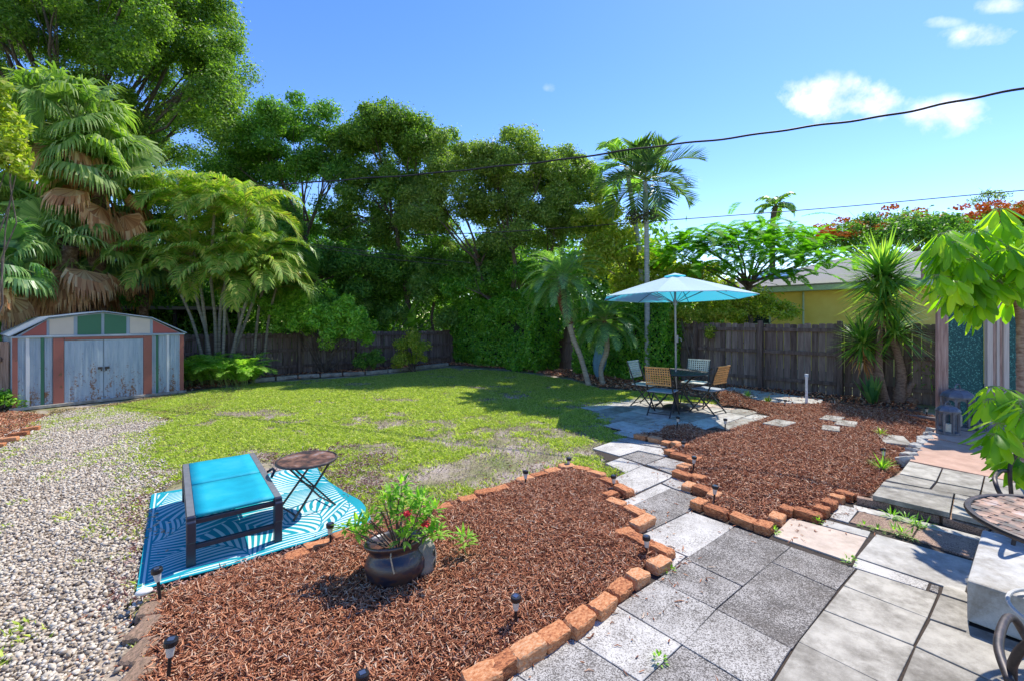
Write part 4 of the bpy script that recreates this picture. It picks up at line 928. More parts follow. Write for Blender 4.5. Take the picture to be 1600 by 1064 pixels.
# folding side table
ST = G(484, 801); stt = thing('folding_side_table', 'small round folding side table with rusty top beside the lounger', 'table', (-1.85, 3.93, .03), R(-39))
q = MB(); q.lathe([(.0, .437), (.235, .437), (.24, .44), (.24, .446), (.235, .449), (0, .449)], 36, cap=False); q.build('table_top', M['rusttop'], stt)
q = MB(); q.tube([(.247 * math.cos(2 * math.pi * k / 40), .247 * math.sin(2 * math.pi * k / 40), .443) for k in range(40)], .012, 8, closed=True); q.build('rim', M['iron'], stt)
for s in (-1, 1):
    q = MB(); q.bar((s * .15, -.19, .0), (s * .12, .17, .435), .014); q.build('leg', M['iron'], stt)
    q = MB(); q.bar((s * .135, .2, .0), (s * .105, -.17, .435), .014); q.build('leg', M['iron'], stt)
q = MB(); q.bar((-.15, -.16, .03), (.15, -.16, .03), .01); q.bar((-.135, .17, .03), (.135, .17, .03), .01); q.bar((-.12, .0, .22), (.12, .0, .22), .01); q.build('stretcher', M['iron'], stt)

# ------------------------------------------------------------ lanterns
def lantern(loc, rz, s, label):
    c = thing('metal_lantern', label, 'lantern', loc, rz, 'metal lanterns at the terrace edge'); c.scale = (s, s, s)
    lm = M['lantern']
    q = MB(); q.prism([(.13 * math.cos(R(22.5 + 45 * k)), .13 * math.sin(R(22.5 + 45 * k))) for k in range(8)], 0, .03); q.build('base', lm, c, bevel=.003)
    for k in range(8):
        a = R(22.5 + 45 * k); q = MB(); q.box((.118 * math.cos(a), .118 * math.sin(a), .17), (.018, .018, .28), a); q.build('corner_post', lm, c)
        a2 = R(45 * k); e = Vector((math.cos(a2), math.sin(a2), 0)); tt_ = Vector((-e.y, e.x, 0)); q = MB(); rr_ = .106
        pts = [e * rr_ + tt_ * (.038 * math.cos(R(b_))) + Vector((0, 0, .245 + .045 * math.sin(R(b_)))) for b_ in range(0, 181, 20)]
        out = [e * rr_ + tt_ * .046 + Vector((0, 0, .31)), e * rr_ - tt_ * .046 + Vector((0, 0, .31))]
        vs = []; m__ = len(pts)
        for i, p in enumerate(pts): vs.append(p); f_ = i / (m__ - 1); vs.append(out[0] * (1 - f_) + out[1] * f_ if 0 < i < m__ - 1 else (e * rr_ + tt_ * (.046 if i == 0 else -.046) + Vector((0, 0, .245))))
        q.add(vs, [(2 * i, 2 * i + 1, 2 * i + 3, 2 * i + 2) for i in range(m__ - 1)]); ar = q.build('arch_panel', lm, c); ar.modifiers.new('t', 'SOLIDIFY').thickness = .006
    q = MB(); q.lathe([(.135, .31), (.135, .325), (.12, .35), (.075, .385), (.05, .39), (.05, .40), (0, .405)], 8, cap=False); q.build('roof', lm, c)
    q = MB(); q.tube([(.04 * math.cos(R(b_)), 0, .40 + .045 * math.sin(R(b_))) for b_ in range(0, 181, 15)], .006, 6); q.build('handle', lm, c)
    q = MB(); q.lathe([(.035, .03), (.035, .14), (0, .142)], 14, cap=False); q.build('candle', flat('ivory_wax', (.62, .56, .46), .6), c)
M['lantern'] = m_noise('zinc_lantern', [(.09, .095, .115), (.2, .21, .24)], 15, .5, .2, .002, metal=.4)
lp = G(1494, 668, TZ); lantern((lp.x, lp.y - .02, TZ), .3, 1.48, 'larger grey metal lantern at the back by the wooden post')
lp = G(1481, 677, TZ); lantern((lp.x, lp.y, TZ), .1, 1.02, 'smaller grey metal lantern standing in front of the larger one')
lp = G(1531, 672, TZ); lantern((lp.x, lp.y, TZ), .2, .75, 'smallest dark lantern half hidden behind the foreground leaves')

# ------------------------------------------------------------ solar path lights
M['lens'] = flat('frosted_lens', (.5, .5, .46), .3); M['cell'] = flat('solar_cell', (.05, .07, .13), .15, spec=.8)
M['blackp'] = flat('black_plastic', (.012, .012, .014), .4)
def light(label, loc, rz, h, tilt=(0, 0)):
    c = thing('solar_path_light', label, 'garden light', loc, rz, 'solar path lights along the beds'); c.rotation_euler = (tilt[0], tilt[1], rz)
    q = MB(); q.tube([(0, 0, -.03), (0, 0, h - .075)], .0085, 8); q.build('stake', M['blackp'], c)
    q = MB(); q.lathe([(.014, h - .08), (.021, h - .03), (.021, h - .028)], 14); q.build('lens', M['lens'], c)
    q = MB(); q.lathe([(.024, h - .03), (.029, h - .026), (.029, h - .004), (.026, h), (.018, h)], 16); cp_ = q.build('cap', M['blackp'], c)
    q = MB(); q.box((0, 0, h + .001), (.026, .026, .002)); q.build('solar_cell', M['cell'], cp_)
    return c
LT = [((251, 945), 888, 'black path light in gravel at the rug corner'), ((262, 1078), 1001, 'black path light among the left bark at the photo bottom'), ((806, 985), 930, 'path light with pale lens alone in the front bark near the lower kerb'),
      ((567, 1116), 1056, 'path light with blue cell peeking in at the photo bottom'), ((517, 861), 818, 'path light between the rug and the two sandy blocks, left of the pot'), ((821, 764), 737, 'path light left of two behind the front bed'),
      ((888, 734), 716, 'path light at the far tip of the front bed beside the lawn'), ((960, 768), 743, 'path light by the dark brick where front bed meets path'), ((1011, 873), 839, 'path light in the rounded corner of the front bed'),
      ((1115, 790), 759, 'path light in the near left corner of right bed'), ((1083, 740), 713, 'path light in the second notch of the right zigzag'), ((1067, 705), 692, 'short path light in the first notch next to patio'),
      ((1057, 676), 651, 'path light on the little dark bark mound in umbrella shade'), ((1133, 678), 655, 'path light in sun at the patio edge'), ((1382, 733), 702, 'path light by the terrace with a grass tuft at its foot'),
      ((1448, 652), 637, 'small path light by the timber edging near lanterns'), ((1226, 640), 625, 'path light between patio and concrete strip'), ((1147, 618), 603, 'path light by the fence behind the right chair')]
for (bx, by), ty, lb in LT:
    p = G(bx, by); Yb = p.y; hF_ = float(hF(np.array([p.x]), np.array([p.y]))[0]); hR_ = float(hR(np.array([p.x]), np.array([p.y]))[0])
    z = .01; h = max(.12, (by - ty) * Yb / FPX)
    light(lb, (p.x, p.y, z), random.uniform(0, 6), h, (R(random.uniform(-5, 5)), R(random.uniform(-5, 5))))

# ------------------------------------------------------------ glazed pot
m, t = new_mat('dark_glaze'); co = N(t, 'ShaderNodeTexCoord').outputs['Object']
M['glaze'] = finish(m, t, ramp(t, noise_n(t, 6, 7, .65, vec=co, stretch=(1, 1, 2.2)), [(.006, .008, .022), (.014, .016, .03), (.065, .032, .022), (.04, .03, .028), (.012, .015, .03)], [.32, .45, .53, .6, .72]), .36, noise_n(t, 14, 5, vec=co, stretch=(1, 1, 3)), .35, .006, spec=.7)
M['greyclay'] = m_noise('grey_clay', [(.16, .14, .12), (.3, .27, .23)], 12, .9)
PC = Vector((-.745, 2.84, .012)); pot = thing('glazed_pot', 'dark glazed round pot with a grey clay face pocket on the front bed', 'pot', PC, .2); pot.rotation_euler = (R(-9), R(-4), .2)
q = MB(); q.lathe([(.11, -.02), (.12, .0), (.165, .05), (.195, .1), (.2, .145), (.188, .185), (.168, .21), (.165, .225), (.178, .245), (.196, .262), (.2, .275), (.192, .283), (.182, .28), (.17, .262), (.155, .225), (.15, .2)], 48, cap=False); q.build('pot_body', M['glaze'], pot, smooth=True)
q = MB(); q.lathe([(0.0, .232), (.08, .236), (.157, .23)], 24, cap=False); q.build('potting_soil', M['mulch_base'], pot)
q = MB()
for sgn in (0,):
    pts = []
    nU, nV = 14, 9; vs = []
    for j in range(nV):
        b_ = math.pi * (j / (nV - 1)); 
        for i in range(nU): a = math.pi * (i / (nU - 1)) - math.pi / 2; vs.append((.145 + .115 * math.cos(a) * math.sin(b_) ** .6, -.0 + .085 * math.sin(a) * math.sin(b_) ** .6, .14 + .125 * math.cos(b_)))
    q.add(vs, [(j * nU + i, j * nU + i + 1, (j + 1) * nU + i + 1, (j + 1) * nU + i) for j in range(nV - 1) for i in range(nU - 1)])
pk = q.build('clay_face_pocket', M['greyclay'], pot, smooth=True)
for dy, dz, rr_ in ((-.03, .02, .022), (.025, .03, .022), (-.02, -.045, .03)):
    q = MB(); nrm = Vector((.8, dy * 6, dz * 3)).normalized(); cpt = Vector((.145, 0, .14)) + Vector((.112 * math.sqrt(max(0, 1 - (dy / .085) ** 2 - (dz / .125) ** 2)), dy, dz)) 
    x_ = nrm.orthogonal().normalized(); y__ = nrm.cross(x_); vs = [cpt + nrm * .004] + [cpt + nrm * .003 + (x_ * math.cos(k * .63) + y__ * math.sin(k * .63) * 1.3) * rr_ for k in range(10)]
    q.add(vs, [(0, 1 + k, 1 + (k + 1) % 10) for k in range(10)]); q.build('hole_disc', flat('hole_shade', (.01, .009, .008), .9), pk)  # flat near-black disc, painted shade of an opening; nothing is cut out

# white pebble and pipe
bm = bmesh.new(); bmesh.ops.create_uvsphere(bm, u_segments=20, v_segments=12, radius=.55); me_ = bpy.data.meshes.new('white_stone'); bm.to_mesh(me_); bm.free(); o = bpy.data.objects.new('white_stone', me_); scene.collection.objects.link(o); o.data.materials.append(flat('white_pebble', (.7, .66, .58), .7)); p = G(225, 943); o.location = (p.x, p.y, .075); o.scale = (.08, .055, .035); o.rotation_euler = (0, 0, .6); [setattr(pp, 'use_smooth', True) for pp in o.data.polygons]
tag(o, 'single smooth white stone resting on the corner edging block', 'stone')
p = G(1255, 632); q = MB(); q.tube([(0, 0, 0), (0, 0, .56)], .024, 12); pi_ = q.build('white_pipe', flat('pvc', (.7, .7, .7), .4)); pi_.location = (p.x, p.y - .1, .04); q = MB(); q.tube([(0, 0, .54), (0, 0, .6)], .034, 12); q.build('pipe_cap', flat('pvc_cap', (.6, .66, .72), .4), pi_)
tag(pi_, 'short white plastic standpipe at the end of the concrete strip by the fence', 'pipe')

# ------------------------------------------------------------ concrete block seat and iron bistro set in the foreground
BKc = Vector((2.6, 2.487, 0)); q = MB()
q.box((.48, -.36, .117), (.96, .72, .234)); bk = q.build('concrete_block', slab_mat('whitewashed_concrete', (.42, .41, .38), (.6, .58, .53), speck=False, dirt=(.2, .17, .12), df=.75), bevel=.012); bk.location = BKc + Vector((0, 0, .012)); bk.rotation_euler = (0, 0, ANG)
tag(bk, 'whitewashed concrete block under the iron bistro table', 'concrete block')
BT = Vector((2.8, 2.06, .012)); bt = thing('bistro_table', 'round rusty iron bistro table with woven strap top at the right edge', 'table', BT, .35)
q = lattice_disc(.43, .062, .046, .003, .712); q.build('table_top', M['rusttop'], bt)
q = MB(); q.tube([(.445 * math.cos(2 * math.pi * k / 64), .445 * math.sin(2 * math.pi * k / 64), .705) for k in range(64)], .016, 8, closed=True); q.build('rim', M['iron'], bt)
cuts_ = [(1583, 860)]
for k in range(3):
    a = R(196 + 120 * k) - .35; e = Vector((math.cos(a), math.sin(a), 0)); q = MB()
    q.curve([e * .33 + Vector((0, 0, .7)), e * .32 + Vector((0, 0, .5)), e * .3 + Vector((0, 0, .3)), e * .34 + Vector((0, 0, .1)), e * .4 + Vector((0, 0, .0))], .0135, 10); q.build('leg', M['iron'], bt)
q = MB(); q.tube([(.3 * math.cos(2 * math.pi * k / 40), .3 * math.sin(2 * math.pi * k / 40), .26) for k in range(40)], .009, 8, closed=True); q.build('lower_ring', flat('white_ring', (.5, .5, .48), .5), bt)
def ironchair(loc, rz, label):
    c = thing('iron_armchair', label, 'chair', loc, rz, 'iron bistro armchairs')
    q = lattice_disc(.21, .05, .036, .003, .45); q.build('seat', M['rusttop'], c)
    q = MB(); q.tube([(.22 * math.cos(2 * math.pi * k / 32), .22 * math.sin(2 * math.pi * k / 32), .447) for k in range(32)], .012, 8, closed=True); q.build('seat_rim', M['iron'], c)
    q = MB(); q.curve([(-.22, -.2, .42)] + [(-.23 * math.cos(R(b_)), -.2 - .08 * math.sin(R(b_)), .62 + .26 * math.sin(R(b_))) for b_ in range(0, 181, 15)] + [(.22, -.2, .42)], .012, 8); q.build('back_hoop', M['iron'], c, smooth=True)
    for s in (-1, 1):
        q = MB(); q.curve([(s * .23, -.24, .62), (s * .27, -.1, .64), (s * .28, .1, .64), (s * .27, .2, .62), (s * .25, .23, .57), (s * .22, .2, .52), (s * .18, .16, .45)], .013, 10); q.build('armrest', M['iron'], c, smooth=True)
        for y_ in (-.16, .16): q = MB(); q.tube([(s * .16, y_, .445), (s * .2, y_ * 1.2, .2), (s * .23, y_ * 1.5, 0)], .011, 8); q.build('leg', M['iron'], c)
    for i in range(-2, 3): q = MB(); q.tube([(i * .07, -.21, .45), (i * .075, -.26, .65), (i * .07, -.275, .84 - abs(i) * .02)], .007, 6); q.build('back_bar', M['iron'], c)
    return c
ironchair((3.58, 2.84, .012), R(128), 'iron armchair behind the bistro table, only its arm loop showing')
ironchair((1.84, 1.27, .012), R(-55) , 'iron armchair nearest the camera cut off by the lower right corner')

# ------------------------------------------------------------ cables
M['cable'] = flat('black_cable', (.015, .013, .02), .6)
def cable(pts, r, label, sub=14, wob=.0):
    P3 = [P(*p) for p in pts]; out = []
    for i in range(len(P3) - 1):
        p0 = P3[max(i - 1, 0)]; p1 = P3[i]; p2 = P3[i + 1]; p3 = P3[min(i + 2, len(P3) - 1)]
        for k in range(sub):
            t_ = k / sub; q_ = .5 * ((2 * p1) + (p2 - p0) * t_ + (2 * p0 - 5 * p1 + 4 * p2 - p3) * t_ ** 2 + (3 * p1 - p0 - 3 * p2 + p3) * t_ ** 3)
            s_ = (i * sub + k); out.append(q_ + Vector((0, 0, wob * math.sin(s_ * .9) + wob * math.sin(s_ * .37))))
    out.append(P3[-1]); q = MB(); q.tube(out, r, 6); tag(q.build('overhead_cable', M['cable'], smooth=True), label, 'cable', 'overhead cables')
cable([(1900, 80, 5.2), (1600, 138, 6), (1400, 178, 6.8), (1200, 208, 7.6), (1000, 233, 8.6), (800, 259, 9.6), (600, 277, 10.8), (400, 290, 12.2), (150, 293, 14)], .018, 'thick twisted black cable sagging across the whole sky', wob=.008)
cable([(1900, 275, 10.5), (1600, 298, 11), (1300, 325, 11.6), (1010, 347, 12.3), (800, 362, 12.8), (640, 368, 13.3)], .012, 'thin straight cable below the thick one over the yellow house')
cable([(380, 368, 13.2), (500, 384, 13), (610, 398, 13), (735, 411, 12.8)], .01, 'upper of two faint cables crossing the dark trees at the left')
cable([(380, 378, 13.2), (480, 385, 13), (600, 404, 13), (700, 414, 12.8)], .01, 'lower of two faint cables crossing the dark trees at the left')
# ================================================================ plants
def leafmat(name, cols, tw=.45, rough=.5, pos=None, tcol=1.5, spec=.35, ni=.6): return m_island(name, cols, rough, pos, spec, tw, tcol, ni=ni)
L_OAK = leafmat('oak_leaf', [(.05, .10, .018), (.11, .20, .03), (.20, .32, .05), (.38, .45, .11)], pos=[0, .35, .7, 1])
L_OLIVE = leafmat('olive_leaf', [(.07, .12, .025), (.14, .22, .04), (.25, .34, .075), (.42, .47, .15)])
L_DARK = leafmat('dark_leaf', [(.04, .10, .018), (.085, .20, .03), (.16, .32, .05), (.28, .43, .09)])
L_HEDGE = leafmat('hedge_leaf', [(.05, .17, .015), (.11, .30, .025), (.24, .46, .045), (.48, .62, .12)], rough=.34, pos=[0, .4, .8, 1], spec=.5)
L_BRIGHT = leafmat('bright_leaf', [(.09, .22, .02), (.18, .38, .04), (.32, .52, .07), (.44, .58, .14)], rough=.42)
L_YELLOW = leafmat('yellow_green_leaf', [(.12, .2, .02), (.24, .33, .03), (.42, .45, .06), (.5, .42, .14)], rough=.45)
L_PALM = leafmat('palm_leaf', [(.07, .16, .04), (.13, .26, .05), (.24, .40, .08), (.42, .48, .16)], rough=.4, spec=.5)
L_FAN = leafmat('fan_palm_leaf', [(.08, .15, .035), (.16, .27, .06), (.29, .40, .11), (.52, .52, .27)], rough=.6, spec=.25)
L_BLUE = leafmat('blue_green_palm_leaf', [(.06, .15, .06), (.12, .25, .09), (.22, .38, .13), (.42, .50, .18)], rough=.38, spec=.5)
L_GOLD = leafmat('areca_leaf', [(.10, .20, .03), (.19, .32, .045), (.34, .42, .08), (.54, .40, .12)], rough=.6, spec=.25)
L_DEAD = leafmat('dead_frond', [(.24, .09, .035), (.46, .21, .09), (.64, .37, .17), (.72, .56, .34)], tw=.2, rough=.7, tcol=1.1)
L_YUC = leafmat('yucca_blade', [(.05, .14, .03), (.11, .26, .045), (.26, .42, .07), (.52, .56, .16)], rough=.4, spec=.5)
L_SCH = leafmat('umbrella_leaf', [(.05, .15, .01), (.14, .30, .015), (.30, .47, .02), (.48, .56, .04)], rough=.42, spec=.35, tw=.5, tcol=1.8)
L_POIN = leafmat('feathery_leaf', [(.07, .20, .012), (.14, .34, .02), (.24, .48, .04)], rough=.75, tw=.45, spec=.15)
F_RED = m_island('red_bloom', [(.55, .07, .015), (.75, .18, .02), (.8, .33, .05)], .8, spec=.1)
BARK = m_noise('grey_bark', [(.05, .038, .03), (.11, .085, .068), (.2, .165, .135)], 9, .95, .8, .01, stretch=(3, 3, .6))
PBARK = m_noise('palm_bark', [(.17, .13, .10), (.33, .27, .21), (.45, .4, .34)], 14, .95, .8, .01, stretch=(.6, .6, 4))
PFIB = m_noise('palm_fibre', [(.06, .02, .012), (.16, .055, .03), (.25, .12, .07)], 20, .95, .9, .02)
GRBARK = m_noise('ringed_palm_bark', [(.17, .2, .18), (.3, .33, .31), (.42, .44, .42)], 8, .9, .5, .01, stretch=(.5, .5, 5))

def unit(a): return a / np.maximum(np.linalg.norm(a, axis=-1, keepdims=True), 1e-9)
def rleaf(p, d, nr, L, W):
    d = unit(d); w = unit(np.cross(nr, d)); L = np.asarray(L)[:, None]; W = np.asarray(W)[:, None]
    return np.stack([p - d * L / 2, p + w * W / 2 + d * L * .08, p + d * L / 2, p - w * W / 2 + d * L * .08], 1)
def quads(V): n = len(V); return V.reshape(-1, 3), np.arange(n * 4).reshape(n, 4)
def cloud(centers, radii, per, L, asp=.5, up=.5, shell=.55):
    c = np.repeat(np.asarray(centers, float), per, 0); r = np.repeat(np.asarray(radii, float), per, 0)
    if r.ndim == 1: r = np.repeat(r[:, None], 3, 1)
    n = len(c); dirs = unit(rng.normal(size=(n, 3))); rad = (shell + (1 - shell) * rng.random(n)) ** 1.0
    rad *= 1 + .3 * rng.normal(size=n) * (rng.random(n) < .35)
    p = c + dirs * rad[:, None] * r
    nr = unit(dirs * .7 + rng.normal(size=(n, 3)) * .6 + np.array([0, 0, up])); d = unit(np.cross(nr, rng.normal(size=(n, 3))))
    s = L * rng.uniform(.6, 1.35, n); return rleaf(p, d, nr, s, s * asp)
def lobes_to_clumps(lobes, n, r, flat=.8):
    vol = np.array([l[1][0] * l[1][1] * l[1][2] for l in lobes]) ** .7; k = rng.choice(len(lobes), n, p=vol / vol.sum())
    c = np.array([list(lobes[i][0]) for i in k]); R_ = np.array([list(lobes[i][1]) for i in k])
    d = unit(rng.normal(size=(n, 3))); d[:, 2] = np.where(d[:, 2] < -.5, -d[:, 2] * .5, d[:, 2]); rad = rng.uniform(.35, 1.12, n) ** .6
    cc = c + d * R_ * rad[:, None]; rr_ = r * rng.uniform(.62, 1.25, n); rr_ = rr_
    return cc, np.stack([rr_, rr_, rr_ * flat], 1)
def limb(q, a, b, r0, r1, sag=.25, n=6):
    a = Vector(a); b = Vector(b); m_ = (a + b) / 2 + Vector((random.uniform(-1, 1), random.uniform(-1, 1), random.uniform(0, 1) + .2)) * (b - a).length * sag * .5
    pts = []; rs = []
    for i in range(n + 1): f_ = i / n; pts.append((1 - f_) ** 2 * a + 2 * f_ * (1 - f_) * m_ + f_ ** 2 * b + Vector((random.uniform(-1, 1), random.uniform(-1, 1), random.uniform(-1, 1))) * .02 * (b - a).length); rs.append(r0 + (r1 - r0) * f_)
    q.tube(pts, rs, 6); return pts
def tree(label, base, top, lobes, ncl, r, per, L, mat, r0=.22, nlimb=16, cat='tree', name='tree', asp=.5, bark=None, group=None, shell=.5, trunks=None, flat=.8, extra=None):
    root = thing(name, label, cat, base, 0, group); off = Vector(base)
    cc, rr_ = lobes_to_clumps([((Vector(c) - off), rad) for c, rad in lobes], ncl, r, flat)
    V, F = quads(cloud(cc, rr_, per, L, asp, shell=shell)); npmesh('crown', V, F, mat, root)
    q = MB(); tops = [Vector(tp) - off for tp in (trunks or [top])]
    for tp in tops:
        pts = limb(q, (random.uniform(-.1, .1) * len(tops), 0, -.05), tp, r0, r0 * .6, .12, 8)
    sel = rng.permutation(len(cc))[:nlimb]
    for i in sel:
        c = Vector(cc[i]); tp = min(tops, key=lambda z: (z - c).length); j = random.random() * .35
        st = tp * (1 - j * .6); st.z = tp.z * (1 - j * .4)
        l = limb(q, st, c, r0 * .36, .014, .35)
        for k in range(3):
            s_ = l[random.randint(2, 5)]; limb(q, s_, c + Vector((random.uniform(-1, 1), random.uniform(-1, 1), random.uniform(-.4, .8))) * r * 1.3, .016, .005, .3, 4)
    q.build('trunk', bark or BARK, root, smooth=True)
    return root
def Pm(px, py, Y): return P(px, py, Y)
def PB(px, Y): return Vector(((px - 800) * Y / FPX, Y, 0))

# ---- big trees behind the yard
tree('tallest broad oak filling the upper left of the sky behind the fan palms', PB(130, 18), P(140, 300, 18),
     [(P(40, 60, 17.5), (4.5, 3.5, 3.6)), (P(200, 40, 17), (4.0, 3, 3.6)), (P(285, 110, 17), (2.6, 2.6, 3.0)), (P(330, 215, 17), (1.9, 2, 1.9)), (P(150, 210, 18), (4, 3, 1.8)), (P(-120, 120, 17), (3, 3, 4))], 330, .68, 1100, .11, L_OAK, .30, 46)
tree('dark rounded oak just right of the tallest one, small rounded top', PB(480, 17.5), P(478, 345, 17.5),
     [(P(455, 215, 17), (1.75, 1.7, 1.7)), (P(400, 260, 17.3), (1.6, 1.5, 1.6)), (P(510, 270, 17), (1.0, 1.2, .9)), (P(410, 345, 17.5), (1.7, 1.4, 1.3)), (P(490, 350, 17.6), (1.1, 1.0, .9)), (P(350, 310, 17.5), (1.5, 1.2, 1.2))], 135, .5, 840, .10, L_DARK, .13, 16)
tree('pointed dark green oak in the middle of the tree line', PB(640, 18), P(610, 330, 17.5),
     [(P(618, 222, 17.2), (1.7, 1.6, 1.5)), (P(560, 235, 17.5), (1.3, 1.2, 1.1)), (P(550, 350, 17.8), (1.1, 1.0, .9)), (P(655, 345, 17.6), (1.3, 1.0, 1.0)), (P(675, 240, 17.5), (1.5, 1.4, 1.0)), (P(610, 300, 17.5), (2.0, 1.6, 1.1)), (P(570, 385, 18), (1.6, 1.4, 1.3))], 180, .5, 800, .10, L_OAK, .13, 20)
tree('wide olive green oak with fine twigs left of the tall slender palm', PB(800, 17), P(800, 360, 16.5),
     [(P(735, 275, 16.5), (1.7, 1.5, 1.6)), (P(800, 262, 16.6), (1.9, 1.5, 1.4)), (P(865, 300, 16.4), (1.9, 1.5, 1.9)), (P(745, 350, 16.5), (2.3, 1.6, 1.5)), (P(830, 360, 16.2), (2.0, 1.5, 1.5)), (P(905, 350, 16.5), (1.3, 1.3, 1.8)), (P(670, 330, 16.5), (1.3, 1.2, 1.0))], 205, .5, 860, .095, L_OLIVE, .12, 28, trunks=[P(800, 370, 16.5), P(745, 400, 16.8), P(860, 400, 16.5)])
tree('dark leafy tree low behind the left fence beneath the round oak', PB(500, 16.5), P(490, 430, 16.5),
     [(P(470, 420, 16.5), (1.8, 1.2, 1.6)), (P(560, 440, 16.8), (1.7, 1.2, 1.6)), (P(410, 430, 16.8), (1.5, 1.2, 1.4))], 100, .5, 560, .12, L_DARK, .08, 14)
tree('dark vine covered tree in the middle behind the hedge corner', PB(680, 18.5), P(680, 430, 18.5),
     [(P(640, 440, 18.5), (2.0, 1.3, 2.2)), (P(720, 430, 18.0), (1.9, 1.3, 2.0)), (P(790, 440, 17.5), (1.6, 1.2, 1.6))], 140, .5, 560, .12, L_DARK, .08, 14)
tree('yellow green citrus-like tree behind the hedge right of the slender palm', PB(980, 15), P(985, 440, 15),
     [(P(960, 400, 15), (1.1, 1.0, 1.3)), (P(1010, 430, 15), (1.3, 1.0, 1.2)), (P(930, 350, 15.5), (.7, .8, 1.0)), (P(1080, 450, 14.6), (1.3, 1.0, .8)), (P(1160, 480, 14.0), (1.5, .9, .45))], 110, .38, 380, .115, L_YELLOW, .07, 16)
# undergrowth behind the left fence
cc = []; rr_ = []
for i in range(330):
    f_ = rng.random(); px_ = -60 + 800 * f_; Y_ = 13.6 + 5.2 * f_ + rng.uniform(.3, 2.5); x_ = (px_ - 800) * Y_ / 680; cc.append((x_, Y_, rng.uniform(.3, 4.9) * (1 - .12 * abs(math.sin(px_ * .02))))); rr_.append(rng.uniform(.4, .75))
V, F = quads(cloud(cc, rr_, 330, .13, .5)); tag(npmesh('undergrowth', V, F, L_DARK), 'dark green undergrowth packed behind the left wooden fence', 'undergrowth', kind='stuff')
cc = [(rng.uniform(-30, -12), rng.uniform(12, 20), rng.uniform(.3, 4.5)) for i in range(150)]
V, F = quads(cloud(cc, rng.uniform(.7, 1.3, 150), 300, .2, .6)); tag(npmesh('undergrowth', V, F, L_DARK), 'green shrubs beyond the board fence left of the shed', 'undergrowth', kind='stuff')
# far mass of trees closing the view
cc = []; rr_ = []
for i in range(260):
    x_ = rng.uniform(-40, 9); cc.append((x_, rng.uniform(24, 31), rng.uniform(.3, 6.6 + 1.2 * math.sin(x_ * .4)))); rr_.append(rng.uniform(1.0, 1.9))
V, F = quads(cloud(cc, rr_, 420, .30, .65)); tag(npmesh('far_trees', V, F, L_DARK), 'dark wood closing the view far behind the left fence', 'trees', kind='stuff')
cc = []; rr_ = []
for i in range(60):
    x_ = rng.uniform(9, 60); cc.append((x_, rng.uniform(38, 44) , rng.uniform(.5, 5.0))); rr_.append(rng.uniform(1.4, 2.4))
V, F = quads(cloud(cc, rr_, 260, .4, .6)); tag(npmesh('far_trees', V, F, L_DARK), 'distant tree line behind the yellow house', 'trees', kind='stuff')
# flame trees behind the house
def flame(label, base, top, lobes, ncl, blooms):
    rt = tree(label, base, top, lobes, ncl, .9, 260, .2, L_DARK, .25, 14, name='flame_tree')
    off = Vector(base); c0 = []
    for c, rad in lobes:
        for k in range(int(blooms / len(lobes))):
            a = rng.uniform(0, 6.28); f_ = math.sqrt(rng.random()); x_ = math.cos(a) * f_; y_ = math.sin(a) * f_; z_ = math.sqrt(max(0, 1 - f_ * f_)) * 1.08 * rng.choice([1, .55, .1]); y_ -= .25
            c0.append(Vector(c) - off + Vector((x_ * rad[0] * 1.1, y_ * rad[1], z_ * rad[2] * rng.uniform(.6, 1.1) + .42)))
    V, F = quads(cloud([list(c) for c in c0], [(.5, .45, .2)] * len(c0), 60, .19, .7)); npmesh('blossom', V, F, F_RED, rt)
flame('wide flame tree with scattered orange red blossom behind the grey roof', PB(1340, 30), P(1340, 400, 30), [(P(1325, 378, 30), (2.3, 2, 1.2)), (P(1385, 365, 30), (2.5, 2, 1.2)), (P(1285, 385, 30), (1.4, 1.5, .6))], 44, 60)
flame('redder flame tree behind the roof at the right edge of the picture', PB(1560, 32), P(1550, 400, 32), [(P(1530, 362, 31), (2.8, 2, 1.3)), (P(1600, 355, 31), (2.8, 2, 1.4)), (P(1680, 355, 31), (3, 2, 1.6))], 50, 80)
tree('dark green round tree between the two flame trees behind the house', PB(1440, 27), P(1440, 390, 27), [(P(1435, 365, 27), (2.3, 1.8, 1.5)), (P(1400, 375, 27), (1.5, 1.4, 1.1))], 34, .8, 300, .2, L_DARK, .2, 10)
tree('thin bare-topped twiggy tree above the flame trees', PB(1545, 40), P(1545, 330, 40), [(P(1545, 312, 40), (1.2, 1, .8))], 10, .5, 60, .2, L_OLIVE, .12, 16)

